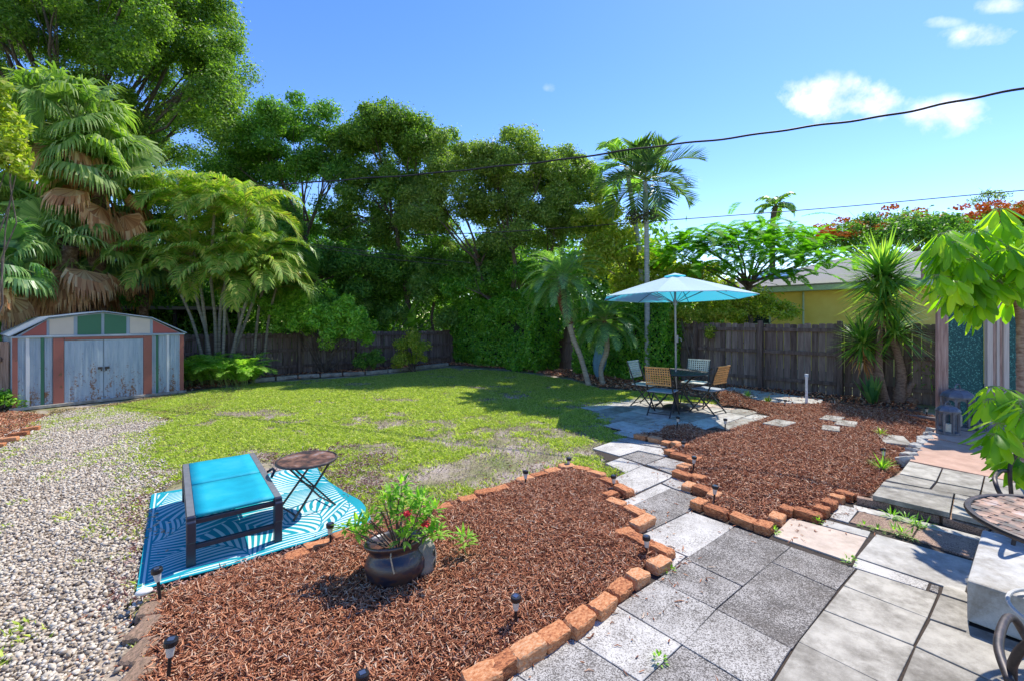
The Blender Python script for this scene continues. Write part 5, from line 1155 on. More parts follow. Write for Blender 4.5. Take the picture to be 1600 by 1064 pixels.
# ---- feather fronds
def frond(base, az, el, L, droop, nl, ll, lw, vee=.25, hang=.5, start=.18, q=None, tip=.35, rr=.012, fwd=.55, twist=0):
    n = nl; t_ = np.linspace(0, 1, 24); els = el - droop * t_ ** 1.5; dt = L / 23
    hx, hy = math.cos(az), math.sin(az); pts = np.zeros((24, 3)); pts[0] = base
    for i in range(1, 24): e = els[i - 1]; pts[i] = pts[i - 1] + dt * np.array([hx * math.cos(e), hy * math.cos(e), math.sin(e)])
    if q is not None: q.tube([Vector(p) for p in pts[::4]] + [Vector(pts[-1])], [rr * (1 - .8 * i / 6) for i in range(len(pts[::4]) + 1)], 4)
    s = np.linspace(start, 1, n); idx = s * 23; i0 = np.clip(idx.astype(int), 0, 22); f_ = (idx - i0)[:, None]; p = pts[i0] * (1 - f_) + pts[i0 + 1] * f_
    T = unit(pts[i0 + 1] - pts[i0]); side = np.array([-hy, hx, 0.0]); U = unit(np.cross(T, np.broadcast_to(side, T.shape)) * -1)
    U = np.where(U[:, 2:3] < 0, -U, U)
    ln = ll * np.sin(np.pi * np.clip(.12 + .80 * (s - start) / (1 - start), 0, 1)) ** .55 * np.where(s > .9, .75, 1)
    out = []
    for sg in (-1, 1):
        sd = side[None] * sg * math.cos(twist) + U * math.sin(twist) * sg
        d = unit(sd + T * (fwd + .5 * s[:, None]) + U * vee + rng.normal(0, .07, (n, 3))); l = (ln * rng.uniform(.85, 1.1, n))[:, None]
        m_ = p + d * l * .5; d2 = unit(d + np.array([0, 0, -hang])); e = m_ + d2 * l * .5; w = unit(np.cross(d, U)) * lw / 2
        out.append(np.stack([p - w * .5, p + w * .5, m_ + w, m_ - w], 1)); out.append(np.stack([m_ - w, m_ + w, e + w * .15, e - w * .15], 1))
    return out
def palm_build(root, fr, q, mat, stalk, name='crown'):
    V = np.concatenate([a for b in fr for a in b]); V, F = quads(V); npmesh(name, V, F, mat, root)
    if q is not None and q.v: q.build('frond_stalks', stalk, root)
STALK = flat('frond_stalk', (.2, .26, .07), .5)
def trunk(root, pts, rs, mat, ring=0, name='trunk', n=10):
    off = root.location; P3 = [Vector(p) - off for p in pts]; out = []; ro = []
    for i in range(len(P3) - 1):
        p0 = P3[max(i - 1, 0)]; p1 = P3[i]; p2 = P3[i + 1]; p3 = P3[min(i + 2, len(P3) - 1)]
        for k in range(10):
            t_ = k / 10; out.append(.5 * ((2 * p1) + (p2 - p0) * t_ + (2 * p0 - 5 * p1 + 4 * p2 - p3) * t_ ** 2 + (3 * p1 - p0 - 3 * p2 + p3) * t_ ** 3)); ro.append((rs[i] * (1 - t_) + rs[i + 1] * t_) * (1 + ring * (k % 2)) * random.uniform(1 - ring, 1 + ring))
    out.append(P3[-1]); ro.append(rs[-1]); q = MB(); q.tube(out, ro, n); return q.build(name, mat, root, smooth=True)
def feather_palm(label, pts, rs, nf, L, ll, lw, mat, name, bark=None, eld=(1.35, -.5), droop=1.2, nl=34, vee=.25, hang=.5, ring=.04, group=None, rr=.012, fwd=.55, fib=None):
    pts = [Vector(p) for p in pts]; base = Vector((pts[0].x, pts[0].y, 0)); root = thing(name, label, 'palm', base, 0, group)
    trunk(root, pts, rs, bark or PBARK, ring); top = pts[-1] - base; fr = []; q = MB(); a = random.uniform(0, 6)
    for i in range(nf):
        f_ = (i + .5) / nf; a += 2.4; el = eld[0] + (eld[1] - eld[0]) * f_ ** .9 + random.uniform(-.12, .12); l = L * random.uniform(.85, 1.1) * (.75 + .25 * min(1, f_ * 3))
        fr.append(frond(np.array(top + Vector((0, 0, .1 * (1 - f_)))), a, el, l, droop * random.uniform(.8, 1.2), nl, ll, lw, vee, hang, q=q, rr=rr, fwd=fwd))
    palm_build(root, fr, q, mat, STALK); return root
L_TALL = leafmat('tall_palm_leaf', [(.03, .08, .035), (.06, .13, .05), (.12, .21, .08), (.26, .33, .12)], tw=.3, rough=.4, spec=.5)
# slender tall palm behind the umbrella
yt = 12.2
pt = feather_palm('tall slender palm with smooth grey trunk rising behind the umbrella', [PB(1012, yt), P(1011, 450, yt), P(1010, 345, yt), P(1008, 284, yt)], [.085, .07, .06, .055], 18, 1.5, .64, .045, L_TALL, 'slender_palm', GRBARK, (1.45, -.35), 1.35, 34, .35, .06, .03, rr=.02, fwd=.75)
q = MB(); q.tube([P(1010, 345, yt) - pt.location, P(1009, 325, yt) - pt.location, P(1008, 298, yt) - pt.location], [.065, .085, .05], 10); q.build('crownshaft', flat('crownshaft_green', (.16, .26, .16), .4), pt, smooth=True)
V, F = quads(cloud([list(P(1000, 338, yt) - pt.location + Vector((dx_, dy_, dz_))) for dx_, dy_, dz_ in ((-.25, 0, 0), (.2, .1, 0), (0, -.2, -.05), (.3, -.15, .05), (-.1, .2, .0))], [.22] * 5, 160, .05, .8)); tag(npmesh('fruit', V, F, flat('dark_fruit', (.05, .045, .03), .7), pt), None, None, kind='stuff')
yt2 = 14.5
feather_palm('second slender palm hidden just behind the tall one to its left', [PB(1002, yt2), P(1001, 420, yt2), P(985, 300, yt2), P(978, 262, yt2)], [.09, .08, .07, .06], 11, 1.5, .55, .06, L_PALM, 'slender_palm', GRBARK, (1.4, -.4), 1.6, 28, .1, .4, .03, rr=.02)
# pygmy date palms
def pygmy(label, pts, rs, L, nf):
    r_ = feather_palm(label, pts, rs, nf, L, .21, .014, L_BLUE, 'date_palm', PBARK, (1.3, -.5), 1.35, 74, .2, .12, .06, 'pygmy date palms by the fence', rr=.009, fwd=.6)
    return r_
yp = 11.45
r_ = pygmy('larger pygmy date palm with curved leaning trunk in front of the hedge', [G(920, 602.5), P(908, 560, yp), P(895, 527, yp), P(888, 500, yp), P(878, 470, yp), P(878, 440, yp)], [.075, .065, .07, .08, .1, .07], 1.38, 48)
trunk(r_, [P(890, 507, yp - .02), P(881, 480, yp - .02), P(877, 458, yp), P(879, 436, yp)], [.09, .12, .13, .07], PFIB, .16, 'fibre_sheath')
yp = 11.6
r_ = pygmy('smaller pygmy date palm standing right of the larger one', [G(942, 601), P(939, 575, yp), P(948, 548, yp), P(947, 520, yp), P(944, 505, yp)], [.07, .06, .065, .08, .06], 1.1, 38)
trunk(r_, [P(947, 522, yp - .02), P(945, 512, yp - .02), P(944, 502, yp)], [.09, .12, .06], PFIB, .16, 'fibre_sheath')
# far small palm
feather_palm('small windblown palm far away above the house roof', [PB(1208, 36), P(1207, 362, 36), P(1212, 324, 36)], [.25, .2, .18], 11, 1.9, .7, .14, L_PALM, 'distant_palm', BARK, (1.3, -.1), 1.5, 22, .1, .8, .05, rr=.05)

# areca clump
ARBARK = m_noise('areca_bark', [(.12, .10, .075), (.24, .21, .16), (.36, .33, .26)], 8, .9, .5, .01, stretch=(.5, .5, 5))
def areca(label, base, stems, L=1.9, nf=9, mat=L_GOLD):
    root = thing('areca_palm', label, 'palm', base, 0, 'areca palms by the left fence'); fr = []; q = MB()
    for pts, rs in stems:
        trunk(root, pts, [r__ * .78 for r__ in rs], ARBARK, .05, 'stem'); top = Vector(pts[-1]) - base; a = random.uniform(0, 6)
        for i in range(nf):
            a += 2.4; f_ = (i + .5) / nf; fr.append(frond(np.array(top), a, 1.35 - 1.1 * f_ + random.uniform(-.1, .1), L * random.uniform(.8, 1.15), 2.05, 38, .5, .04, .35, .9, q=q, rr=.012))
    palm_build(root, fr, q, mat, flat('areca_stalk', (.36, .33, .09), .5)); return root
ya = 12.4
areca('areca palm clump with leaning pale stems right of the shed', PB(335, ya), [([PB(332, ya), P(322, 520, ya), P(308, 470, ya), P(298, 400, ya)], [.065, .06, .055, .05]), ([PB(338, ya + .2), P(336, 500, ya), P(330, 430, ya), P(335, 330, ya)], [.06, .055, .05, .045]),
      ([PB(352, ya + .1), P(368, 530, ya), P(385, 470, ya), P(400, 415, ya)], [.06, .055, .05, .045]), ([PB(327, ya + .1), P(318, 480, ya), P(300, 380, ya), P(285, 320, ya)], [.06, .055, .05, .045]), ([PB(342, ya + .3), P(345, 480, ya), P(365, 400, ya), P(385, 340, ya)], [.06, .055, .05, .045]), ([PB(346, ya - .2), P(350, 520, ya - .2), P(352, 440, ya - .2)], [.055, .05, .045]), ([PB(325, ya - .1), P(300, 500, ya - .1), P(265, 425, ya)], [.055, .05, .045]), ([PB(350, ya + .4), P(385, 500, ya + .3), P(405, 445, ya + .2)], [.055, .05, .045])], 1.75, 16)
areca('greener areca palms arching over the left fence toward the bush', PB(405, ya + .9), [([PB(395, ya + .9), P(405, 480, ya + .9), P(425, 400, ya + .9)], [.055, .05, .045]), ([PB(410, ya + 1), P(420, 500, ya + .9), P(432, 450, ya + .9)], [.055, .05, .045]), ([PB(380, ya + 1), P(370, 460, ya + .9), P(350, 360, ya + 1.2)], [.055, .05, .045]), ([PB(370, ya + 1.3), P(330, 400, ya + 1.3), P(260, 330, ya + 1.2)], [.055, .05, .045])], 1.5, 15, L_PALM)
# low ferny clump at its foot
ft = thing('fern_clump', 'bright green ferny palm seedlings at the foot of the areca stems', 'fern', G(345, 602), 0); fr = []; q = MB()
for i in range(120):
    a = random.uniform(0, 6.28); b_ = np.array([random.uniform(-.85, .85), random.uniform(-.3, .3), 0]); fr.append(frond(b_, a, random.uniform(1.0, 1.5), random.uniform(.85, 1.3), 1.7, 32, .2, .024, .3, .4, q=q, rr=.005))
palm_build(ft, fr, q, L_BRIGHT, STALK)

# ---- fan palms
def fan(c, petd, upv, rad, nseg=26, spread=2.5, droop=.5, w=.055):
    nseg = 38
    # a costapalmate leaf: pleated segments radiating from c, leading direction petd, face normal upv
    c = np.array(c); f = unit(np.array(petd)); n_ = np.array(upv) - f * np.dot(upv, f); n_ = unit(n_); s = np.cross(n_, f); out = []
    a = np.linspace(-spread, spread, nseg) + rng.normal(0, .02, nseg); L = rad * (.72 + .28 * np.cos(a / spread * 1.4)) * rng.uniform(.9, 1.05, nseg)
    d = np.cos(a)[:, None] * f + np.sin(a)[:, None] * s + n_ * .12; d = unit(d); tan = -np.sin(a)[:, None] * f + np.cos(a)[:, None] * s
    ww = (w * rad) * np.ones(nseg); p0 = np.repeat(c[None], nseg, 0); m_ = c + d * (L * .52)[:, None]
    d2 = unit(d + np.array([0, 0, -droop]) * rng.uniform(.6, 1.4, nseg)[:, None]); m2 = m_ + d2 * (L * .28)[:, None]; d3 = unit(d2 + np.array([0, 0, -droop * 1.3])); e = m2 + d3 * (L * .26)[:, None]
    W = tan * ww[:, None]
    out.append(np.stack([p0 - W * .1, p0 + W * .1, m_ + W, m_ - W], 1)); out.append(np.stack([m_ - W, m_ + W, m2 + W * .55, m2 - W * .55], 1)); out.append(np.stack([m2 - W * .55, m2 + W * .55, e + W * .06, e - W * .06], 1))
    return out
def fan_palm(label, pts, rs, nlive, ndead, rad, mat=L_FAN, pet=.8, group='fan palms at the left', spread=(1.4, -.45)):
    pts = [Vector(p) for p in pts]; base = Vector((pts[0].x, pts[0].y, 0)); root = thing('fan_palm', label, 'palm', base, 0, group); trunk(root, pts, rs, m_fanbark, .12)
    top = np.array(pts[-1] - base); live = []; dead = []; q = MB(); a = random.uniform(0, 6)
    for i in range(nlive + ndead):
        isd = i >= nlive; a += 2.4; f_ = (i + .5) / nlive
        el = spread[0] + (spread[1] - spread[0]) * f_ + random.uniform(-.3, .3) if not isd else random.uniform(-1.25, -.2)
        d = np.array([math.cos(a) * math.cos(el), math.sin(a) * math.cos(el), math.sin(el)]); pl = pet * random.uniform(.7, 1.15) * (1 if not isd else .75)
        st = top + np.array([0, 0, -.012 * i * (1 if isd else .5)]); mid = st + d * pl * .6 + np.array([0, 0, .04]); e = st + d * pl + np.array([0, 0, -.12 * pl])
        q.tube([Vector(st), Vector(mid), Vector(e)], [.02, .014, .01], 4)
        d2 = unit(d + np.array([0, 0, -.35 if not isd else -.6])); upn = np.array([0, 0, 1.0]) + rng.normal(0, .45, 3) + (0 if abs(d2[2]) < .9 else np.array([math.cos(a), math.sin(a), .3]))
        (dead if isd else live).append(fan(e, d2, upn, rad * random.uniform(.85, 1.12), 30, random.uniform(1.6, 2.3) if not isd else 1.2, random.uniform(.6, 1.5) if not isd else 1.5, .042))
    V, F = quads(np.concatenate([x for y in live for x in y])); npmesh('crown', V, F, mat, root)
    if dead: V, F = quads(np.concatenate([x for y in dead for x in y])); npmesh('dead_fronds', V, F, L_DEAD, root)
    q.build('leaf_stalks', STALK, root); return root
m_fanbark = m_noise('boot_bark', [(.06, .035, .025), (.18, .11, .08), (.32, .24, .19)], 14, .95, .9, .03)
fan_palm('tallest fan palm at the upper left, big green fans above brown skirt', [PB(100, 11.8), P(110, 300, 11.8), P(118, 195, 11.8)], [.2, .18, .16], 36, 9, 1.0, pet=1.0)
fan_palm('fan palm with large hanging brown skirt directly above the shed', [PB(150, 11.9), P(152, 380, 11.9), P(160, 275, 11.9)], [.22, .2, .18], 26, 24, 1.0, pet=.85, spread=(1.4, -.1))
fan_palm('fan palm at the left edge with drooping fans over the shed', [PB(20, 11.8), P(20, 420, 11.8), P(15, 345, 11.8)], [.2, .18, .16], 28, 12, .95, pet=.95)
fan_palm('low young fan palm left of the shed roof', [PB(-15, 9.6), P(-12, 460, 9.6), P(-5, 420, 9.6)], [.12, .11, .1], 18, 4, .75, L_BLUE, .7)
fan_palm('blue green fan palm head below the areca fronds right of the shed roof', [PB(225, 13.2), P(225, 420, 13.2), P(228, 385, 13.2)], [.12, .12, .11], 22, 6, .9, L_BLUE, 1.0)
fan_palm('fan palm with very low dead fronds touching the shed roof', [PB(105, 11.3), P(105, 430, 11.3), P(112, 385, 11.3)], [.2, .18, .16], 20, 22, 1.0, pet=.85, spread=(1.4, -.1))

# ---- hedges
def hedge(label, A, B, th, h, mat, base=None, lump=.25, dens=1500, L=.098):
    A = Vector(A); B = Vector(B); d = (B - A); Ln = d.length; d.normalize(); n_ = Vector((-d.y, d.x, 0))
    root = thing('hedge', label, 'hedge', A, 0)
    areas = [(Ln * h, 0), (Ln * h, 1), (th * h, 2), (th * h, 3), (Ln * th, 4)]; out = []
    for ar, k in areas:
        n = int(ar * dens); u_ = rng.random(n); v_ = rng.random(n); dep = np.abs(rng.normal(0, .09, n))
        hh_ = h * (1 + .0 * u_)
        if k in (0, 1): s = u_ * Ln; w = np.full(n, th / 2 * (1 if k else -1)); z = v_ * h; nn_ = np.array(n_)[None] * (1 if k else -1)
        elif k in (2, 3): s = np.full(n, 0 if k == 2 else Ln); w = (u_ - .5) * th; z = v_ * h; nn_ = np.array(d)[None] * (-1 if k == 2 else 1)
        else: s = u_ * Ln; w = (v_ - .5) * th; z = np.full(n, h); nn_ = np.array([[0, 0, 1.0]])
        bump_ = lump * (fbm(s + w * 2 + k * 7, z * 1.3, 1.1, 4) - .5) * 2 - dep
        topb = (z / h) ** 4 * lump * 1.6 * (fbm(s * 1.0 + 50, w, .9, 3) - .45)
        p = np.array(d)[None] * s[:, None] + np.array(n_)[None] * w[:, None] + np.array([0, 0, 1.0])[None] * (z + topb)[:, None] + nn_ * bump_[:, None]
        nr = unit(nn_ * .8 + rng.normal(size=(n, 3)) * .55 + np.array([0, 0, .45])); dd = unit(np.cross(nr, rng.normal(size=(n, 3)))); sz = L * rng.uniform(.6, 1.3, n)
        out.append(rleaf(p, dd, nr, sz, sz * .62))
    V, F = quads(np.concatenate(out)); npmesh('foliage', V, F, mat, root)
    q = MB(); q.box(d * Ln / 2 + Vector((0, 0, h / 2 - .15)), (Ln - .5, th - .5, h - .5), math.atan2(d.y, d.x)); q.build('core_box', flat('hedge_core', (.012, .02, .008), .95), root)  # plain near-black box added inside the leaves to block the view through
    return root
hedge('tall clipped green hedge along the fence behind the lawn, left of the palms', (1.2, 14.75, 0), (-1.9, 18.1, 0), 1.3, 2.55, L_HEDGE, lump=.5)
tree('vine covered green crown rising just above the hedge behind it', PB(800, 16.4), P(800, 480, 16.4), [(P(740, 455, 16.9), (1.3, .8, .7)), (P(820, 445, 16.2), (1.3, .8, .8)), (P(880, 430, 15.8), (.9, .8, .8))], 60, .35, 330, .095, L_HEDGE, .06, 10)
hedge('second clipped hedge block between the date palms and the patio umbrella', (4.55, 12.15, 0), (2.35, 14.35, 0), .95, 2.35, L_HEDGE, dens=1700, L=.075, lump=.4)

# ---- bushes
def bush(label, base, lobes, ncl, r, per, L, mat, asp=.5, name='bush', nst=8):
    root = thing(name, label, 'bush', base, 0); off = Vector(base); cc, rr_ = lobes_to_clumps([(Vector(c) - off, rad) for c, rad in lobes], ncl, r, .85)
    V, F = quads(cloud(cc, rr_, per, L, asp)); npmesh('foliage', V, F, mat, root); q = MB()
    for i in rng.permutation(len(cc))[:nst]: limb(q, (random.uniform(-.08, .08), random.uniform(-.08, .08), -.02), Vector(cc[i]), .022, .006, .2)
    q.build('stems', BARK, root); return root
bush('large bright green bush leaning over the left fence', PB(505, 14.2), [(P(505, 500, 13.5), (1.35, .8, .85)), (P(545, 520, 13.5), (.8, .6, .7)), (P(455, 485, 13.7), (.9, .7, .6))], 110, .26, 200, .12, L_BRIGHT, .38, nst=14)
bush('round yellowish green bush against the fence near the hedge', G(645, 580), [(P(643, 548, 14.6), (.55, .5, .62)), (P(640, 565, 14.6), (.6, .5, .3))], 34, .2, 200, .075, L_YELLOW, .5)
bush('small blue green leafy plant between the large bush and the round bush', G(572, 583), [(P(573, 566, 14), (.38, .35, .28)), (P(585, 557, 14), (.3, .3, .3))], 18, .16, 120, .10, L_DARK, .35)
bush('small shrub left of the shed at the left picture edge', G(5, 640), [(P(5, 625, 8.3), (.35, .35, .22))], 14, .14, 90, .07, L_BRIGHT, .5)
bush('yellow green broadleaf branch hanging in at the upper left edge', PB(-40, 8.5), [(P(-10, 200, 8.5), (.5, .5, .85)), (P(0, 260, 8.5), (.35, .4, .4))], 34, .2, 110, .13, L_YELLOW, .4, nst=12)
bush('green shrubs between the shed and the fan palm trunks', PB(130, 12.9), [(P(70, 470, 12.9), (1.2, .6, .7)), (P(190, 455, 12.9), (1.4, .6, .8)), (P(-20, 480, 12.9), (1.2, .6, .7))], 60, .3, 170, .10, L_DARK, .4)
bush('climber with small leaves spilling over the fence behind the umbrella pole', PB(1085, 12.0), [(P(1070, 497, 12.1), (.5, .3, .3)), (P(1105, 520, 11.75), (.15, .1, .45)), (P(1140, 493, 11.9), (.6, .3, .14)), (P(1215, 494, 11.3), (.5, .25, .1))], 40, .13, 150, .06, L_YELLOW, .6)
bush('dense yellow green shrubbery filling the gap above the fence behind the umbrella', PB(1090, 13.6), [(P(1060, 480, 13.6), (1.0, .5, .75)), (P(1130, 488, 13.2), (1.0, .5, .6)), (P(1000, 470, 14.4), (1.0, .5, .8)), (P(1200, 492, 12.9), (.8, .4, .45)), (P(1100, 520, 13.4), (1.5, .4, .7))], 110, .24, 190, .085, L_YELLOW, .55)
bush('tall leafy shrub with strappy leaves above the fence corner', PB(590, 17.2), [(P(560, 470, 16.8), (.45, .4, .7)), (P(655, 460, 17), (.5, .4, 1.2)), (P(700, 500, 17.4), (.6, .4, .5)), (P(620, 495, 17), (.5, .4, .4))], 44, .3, 120, .26, L_PALM, .16)

# ---- feathery young tree behind the fence
yf = 13.0; fb = PB(1172, yf); rt = thing('feathery_tree', 'young feathery leaved tree with flat spreading crown in front of the yellow house', 'tree', fb); q = MB(); fr = []
fork = P(1168, 455, yf) - fb; limb(q, (0, 0, 0), fork, .085, .06, .05); ends = []
for (x_, y_, dy_) in ((1060, 400, -.6), (1105, 385, .3), (1150, 368, 0), (1182, 362, .5), (1195, 375, -.9), (1235, 395, .2), (1270, 405, -.5), (1290, 400, .5), (1215, 425, -.8), (1120, 415, -1), (1080, 375, .6), (1175, 400, -1.1), (1250, 370, .9), (1045, 385, .4), (1215, 368, .7), (1130, 365, -.4)):
    e = P(x_, y_, yf + dy_) - fb; limb(q, fork + Vector((0, 0, random.uniform(-.1, .3))), e, .038, .01, .22); ends.append(e)
V = []
for e in ends:
    for k in range(38):
        b_ = np.array(e) + rng.normal(0, .34, 3) * [1.4, 1.4, .35]; V.append(frond(b_, random.uniform(0, 6.28), random.uniform(-.15, .5), random.uniform(.6, 1.0), .8, 34, .12, .03, .0, .05, start=.08, q=None, fwd=.2))
q.build('trunk', BARK, rt, smooth=True); palm_build(rt, V, None, L_POIN, STALK)

# ---- yuccas
def rosette(c, n, L, w, q_, axis=(0, 0, 1), emin=-.5, emax=1.5, droop=.15):
    out = []; c = np.array(c); el = np.arcsin(np.clip(rng.uniform(math.sin(emin), 1, n), -1, 1)); az = rng.uniform(0, 6.28, n)
    d = np.stack([np.cos(az) * np.cos(el), np.sin(az) * np.cos(el), np.sin(el)], 1); side = np.stack([-np.sin(az), np.cos(az), 0 * az], 1); l = L * rng.uniform(.75, 1.08, n)
    p0 = c + d * .03 + np.array([0, 0, 1.0]) * (rng.uniform(-.12, .12, n) * L)[:, None]; m_ = p0 + d * (l * .5)[:, None]; d2 = unit(d + np.array([0, 0, -1.0]) * (droop * np.cos(el))[:, None]); e = m_ + d2 * (l * .5)[:, None]; W = side * w / 2
    out.append(np.stack([p0 - W * .8, p0 + W * .8, m_ + W, m_ - W], 1)); out.append(np.stack([m_ - W, m_ + W, e + W * .05, e - W * .05], 1)); return out
yy_ = 9.1; yb = PB(1392, yy_); yu = thing('yucca', 'spiky yucca clump with several leaning trunks in front of the dark fence', 'yucca', yb); YB_ = m_noise('yucca_bark', [(.12, .07, .055), (.28, .18, .14), (.4, .3, .24)], 16, .95, .8, .01, stretch=(1, 1, 3))
def yp_(x, y, dy=0): return P(x, y, yy_ + dy)
for pts, rs in (([PB(1384, yy_), yp_(1374, 590), yp_(1373, 550), yp_(1377, 495), yp_(1380, 440)], [.09, .075, .06, .055, .04]), ([PB(1403, yy_), yp_(1408, 590), yp_(1404, 560), yp_(1393, 525), yp_(1385, 500)], [.11, .085, .07, .055, .04]),
                ([PB(1408, yy_ + .1), yp_(1418, 610), yp_(1432, 590), yp_(1447, 560)], [.1, .08, .06, .04]), ([PB(1412, yy_), yp_(1430, 625), yp_(1450, 622), yp_(1466, 605)], [.12, .11, .1, .07]), ([PB(1378, yy_ + .1), yp_(1358, 570, .1), yp_(1350, 545, .1)], [.06, .05, .04])):
    trunk(yu, pts, rs, YB_, .08, 'trunk')
V = rosette(yp_(1380, 432) - yb, 360, .96, .048, None, emin=-.7) + rosette(yp_(1381, 470) - yb, 200, .9, .048, None, emin=-1.0, droop=.4) + rosette(yp_(1348, 535, .1) - yb, 190, .7, .042, None, emin=-.9) + rosette(yp_(1398, 520, -.1) - yb, 150, .8, .036, None, emin=-.9, droop=.3) + rosette(yp_(1450, 565, .1) - yb, 200, .72, .034, None, emin=-.9, droop=.3) + rosette(yp_(1455, 600, -.1) - yb, 50, .5, .026, None, emin=-.6, droop=.3)
V, F = quads(np.concatenate(V)); npmesh('crown', V, F, L_YUC, yu)
V = rosette(yp_(1380, 500) - yb, 34, .5, .03, None, emin=-1.5, droop=1) + rosette(yp_(1350, 560) - yb, 26, .45, .03, None, emin=-1.5, droop=1); V = [v_ for v_ in V]
V, F = quads(np.concatenate(V)); npmesh('dead_leaves', V, F, L_DEAD, yu)
sn = thing('snake_plant', 'upright striped snake plant at the foot of the yucca trunks', 'plant', G(1362, 632), 0)
V = rosette((0, 0, .02), 16, .62, .075, None, emin=1.0, droop=.05) + rosette((.15, .1, .02), 10, .5, .07, None, emin=.9, droop=.1); V, F = quads(np.concatenate(V)); npmesh('leaves', V, F, leafmat('snake_leaf', [(.05, .16, .08), (.14, .3, .12), (.3, .42, .16)]), sn)

# ---- umbrella trees in the right foreground
def ob_leaf(c, d, nrm, L, W, sag=.25):
    # an obovate leaflet of 2 x 5 faces folded on its midrib
    d = Vector(d).normalized(); nrm = Vector(nrm); s = d.cross(nrm).normalized(); nrm = s.cross(d).normalized(); vs = []; fs = []
    prof = [(0, .12), (.18, .45), (.42, .85), (.66, 1.0), (.86, .72), (1, .05)]
    for t_, w_ in prof:
        p = Vector(c) + d * L * t_ + Vector((0, 0, -1)) * sag * L * t_ * t_
        vs += [p + s * W / 2 * w_ - nrm * W * .12 * w_, p + nrm * W * .06, p - s * W / 2 * w_ - nrm * W * .12 * w_]
    for i in range(5):
        a = i * 3; fs += [(a, a + 1, a + 4, a + 3), (a + 1, a + 2, a + 5, a + 4)]
    return np.array([list(v_) for v_ in vs]), fs
def umbrella_leaf(VV, FF, q, st, tip, n, L, W, down=.9):
    q.tube([Vector(st), (Vector(st) + Vector(tip)) / 2 + Vector((0, 0, .05)), Vector(tip)], [.007, .005, .004], 5); ax = (Vector(tip) - Vector(st)).normalized()
    u0 = ax.orthogonal().normalized(); v0 = ax.cross(u0); a0 = random.uniform(0, 6)
    for k in range(n):
        a = a0 + 2 * math.pi * k / n + random.uniform(-.1, .1); out = u0 * math.cos(a) + v0 * math.sin(a); d = (out + ax * .35 + Vector((0, 0, -down))).normalized()
        nrm = (ax * .5 + Vector((0, 0, 1)) + out * .6); l = L * random.uniform(.75, 1.1); st_ = Vector(tip) + out * .02; q.tube([Vector(tip), st_ + d * .03], .003, 4)
        vs, fs = ob_leaf(st_ + d * .025, d, nrm, l, W * random.uniform(.85, 1.1)); o_ = sum(len(x) for x in VV); VV.append(vs); FF += [tuple(i + o_ for i in f) for f in fs]
def schefflera(label, base, stems, leaves, L, W, down=.9):
    root = thing('umbrella_tree', label, 'plant', base); VV, FF, q = [], [], MB()
    for pts, rs in stems: trunk(root, pts, rs, YB_, .05, 'trunk')
    for st, tip, n in leaves: umbrella_leaf(VV, FF, q, Vector(st) - Vector(base), Vector(tip) - Vector(base), n, L, W, down)
    npmesh('foliage', np.concatenate(VV), np.array(FF), L_SCH, root, smooth=True); q.build('leaf_stalks', STALK, root)
ys = 4.35; sb = PB(1594, ys); S = lambda x, y, dy=0: P(x, y, ys + dy); T1 = S(1586, 462); T2 = S(1640, 380, .1)
lv = [((T1), S(x, y, dy), n) for x, y, dy, n in ((1476, 386, -.1, 9), (1500, 372, .2, 8), (1522, 360, -.15, 9), (1545, 352, .2, 9), (1570, 346, -.2, 9), (1488, 420, .1, 8), (1512, 405, -.25, 8), (1538, 400, .1, 8), (1562, 392, -.2, 8), (1530, 462, -.1, 10), (1560, 440, -.15, 8), (1590, 372, .3, 9), (1500, 455, .0, 8), (1600, 410, -.3, 8))] + [(T2, S(x, y, dy), 8) for x, y, dy in ((1608, 350, .1), (1625, 400, -.3), (1660, 360, 0), (1700, 380, .1), (1680, 420, -.2), (1640, 450, .2), (1720, 440, 0))]
lv2 = [(T1, S(x, y, dy), 8) for x, y, dy in ((1465, 405, .2), (1490, 440, -.3), (1515, 430, .3), (1550, 420, .3), (1580, 425, .0), (1555, 375, .0), (1530, 385, .35), (1505, 395, .1), (1520, 480, .1), (1595, 440, -.2), (1575, 465, .3), (1610, 380, -.1), (1462, 430, -.2), (1478, 455, .1), (1455, 385, .1), (1470, 365, -.1), (1500, 425, -.2), (1520, 440, -.1))]
schefflera('umbrella tree with thin trunk and large yellow green drooping leaflets at the right', sb, [([sb, S(1597, 640), S(1597, 560), S(1595, 500), T1, S(1572, 430)], [.045, .042, .04, .036, .03, .02]), ([T1, S(1610, 430), T2], [.03, .025, .02])], lv + lv2 + [(a_, Vector(b_) + Vector((random.uniform(-.22, .1), random.uniform(-.2, .2), random.uniform(-.16, .2))), 8) for a_, b_, n_ in lv[:14]], .205, .08, 1.2)
yl = 3.4; lb_ = PB(1640, yl); Q_ = lambda x, y, dy=0: P(x, y, yl + dy); T3 = Q_(1625, 690)
lv = [(T3, Q_(x, y, dy), n) for x, y, dy, n in ((1545, 622, 0, 9), (1575, 608, .2, 8), (1598, 625, -.2, 8), (1560, 660, -.15, 8), (1590, 668, .1, 8), (1552, 688, .1, 7), (1580, 712, -.1, 8), (1612, 650, 0, 8), (1640, 640, .1, 8), (1660, 700, -.1, 8), (1605, 730, .1, 7))]
schefflera('smaller umbrella plant with lime leaves hanging above the bistro table', lb_, [([lb_, Q_(1635, 800), T3], [.03, .025, .02])], lv + [(a_, Vector(b_) + Vector((random.uniform(-.1, .1), random.uniform(-.1, .1), random.uniform(-.1, .1))), 7) for a_, b_, n_ in lv[:8]], .165, .07, 1.1)

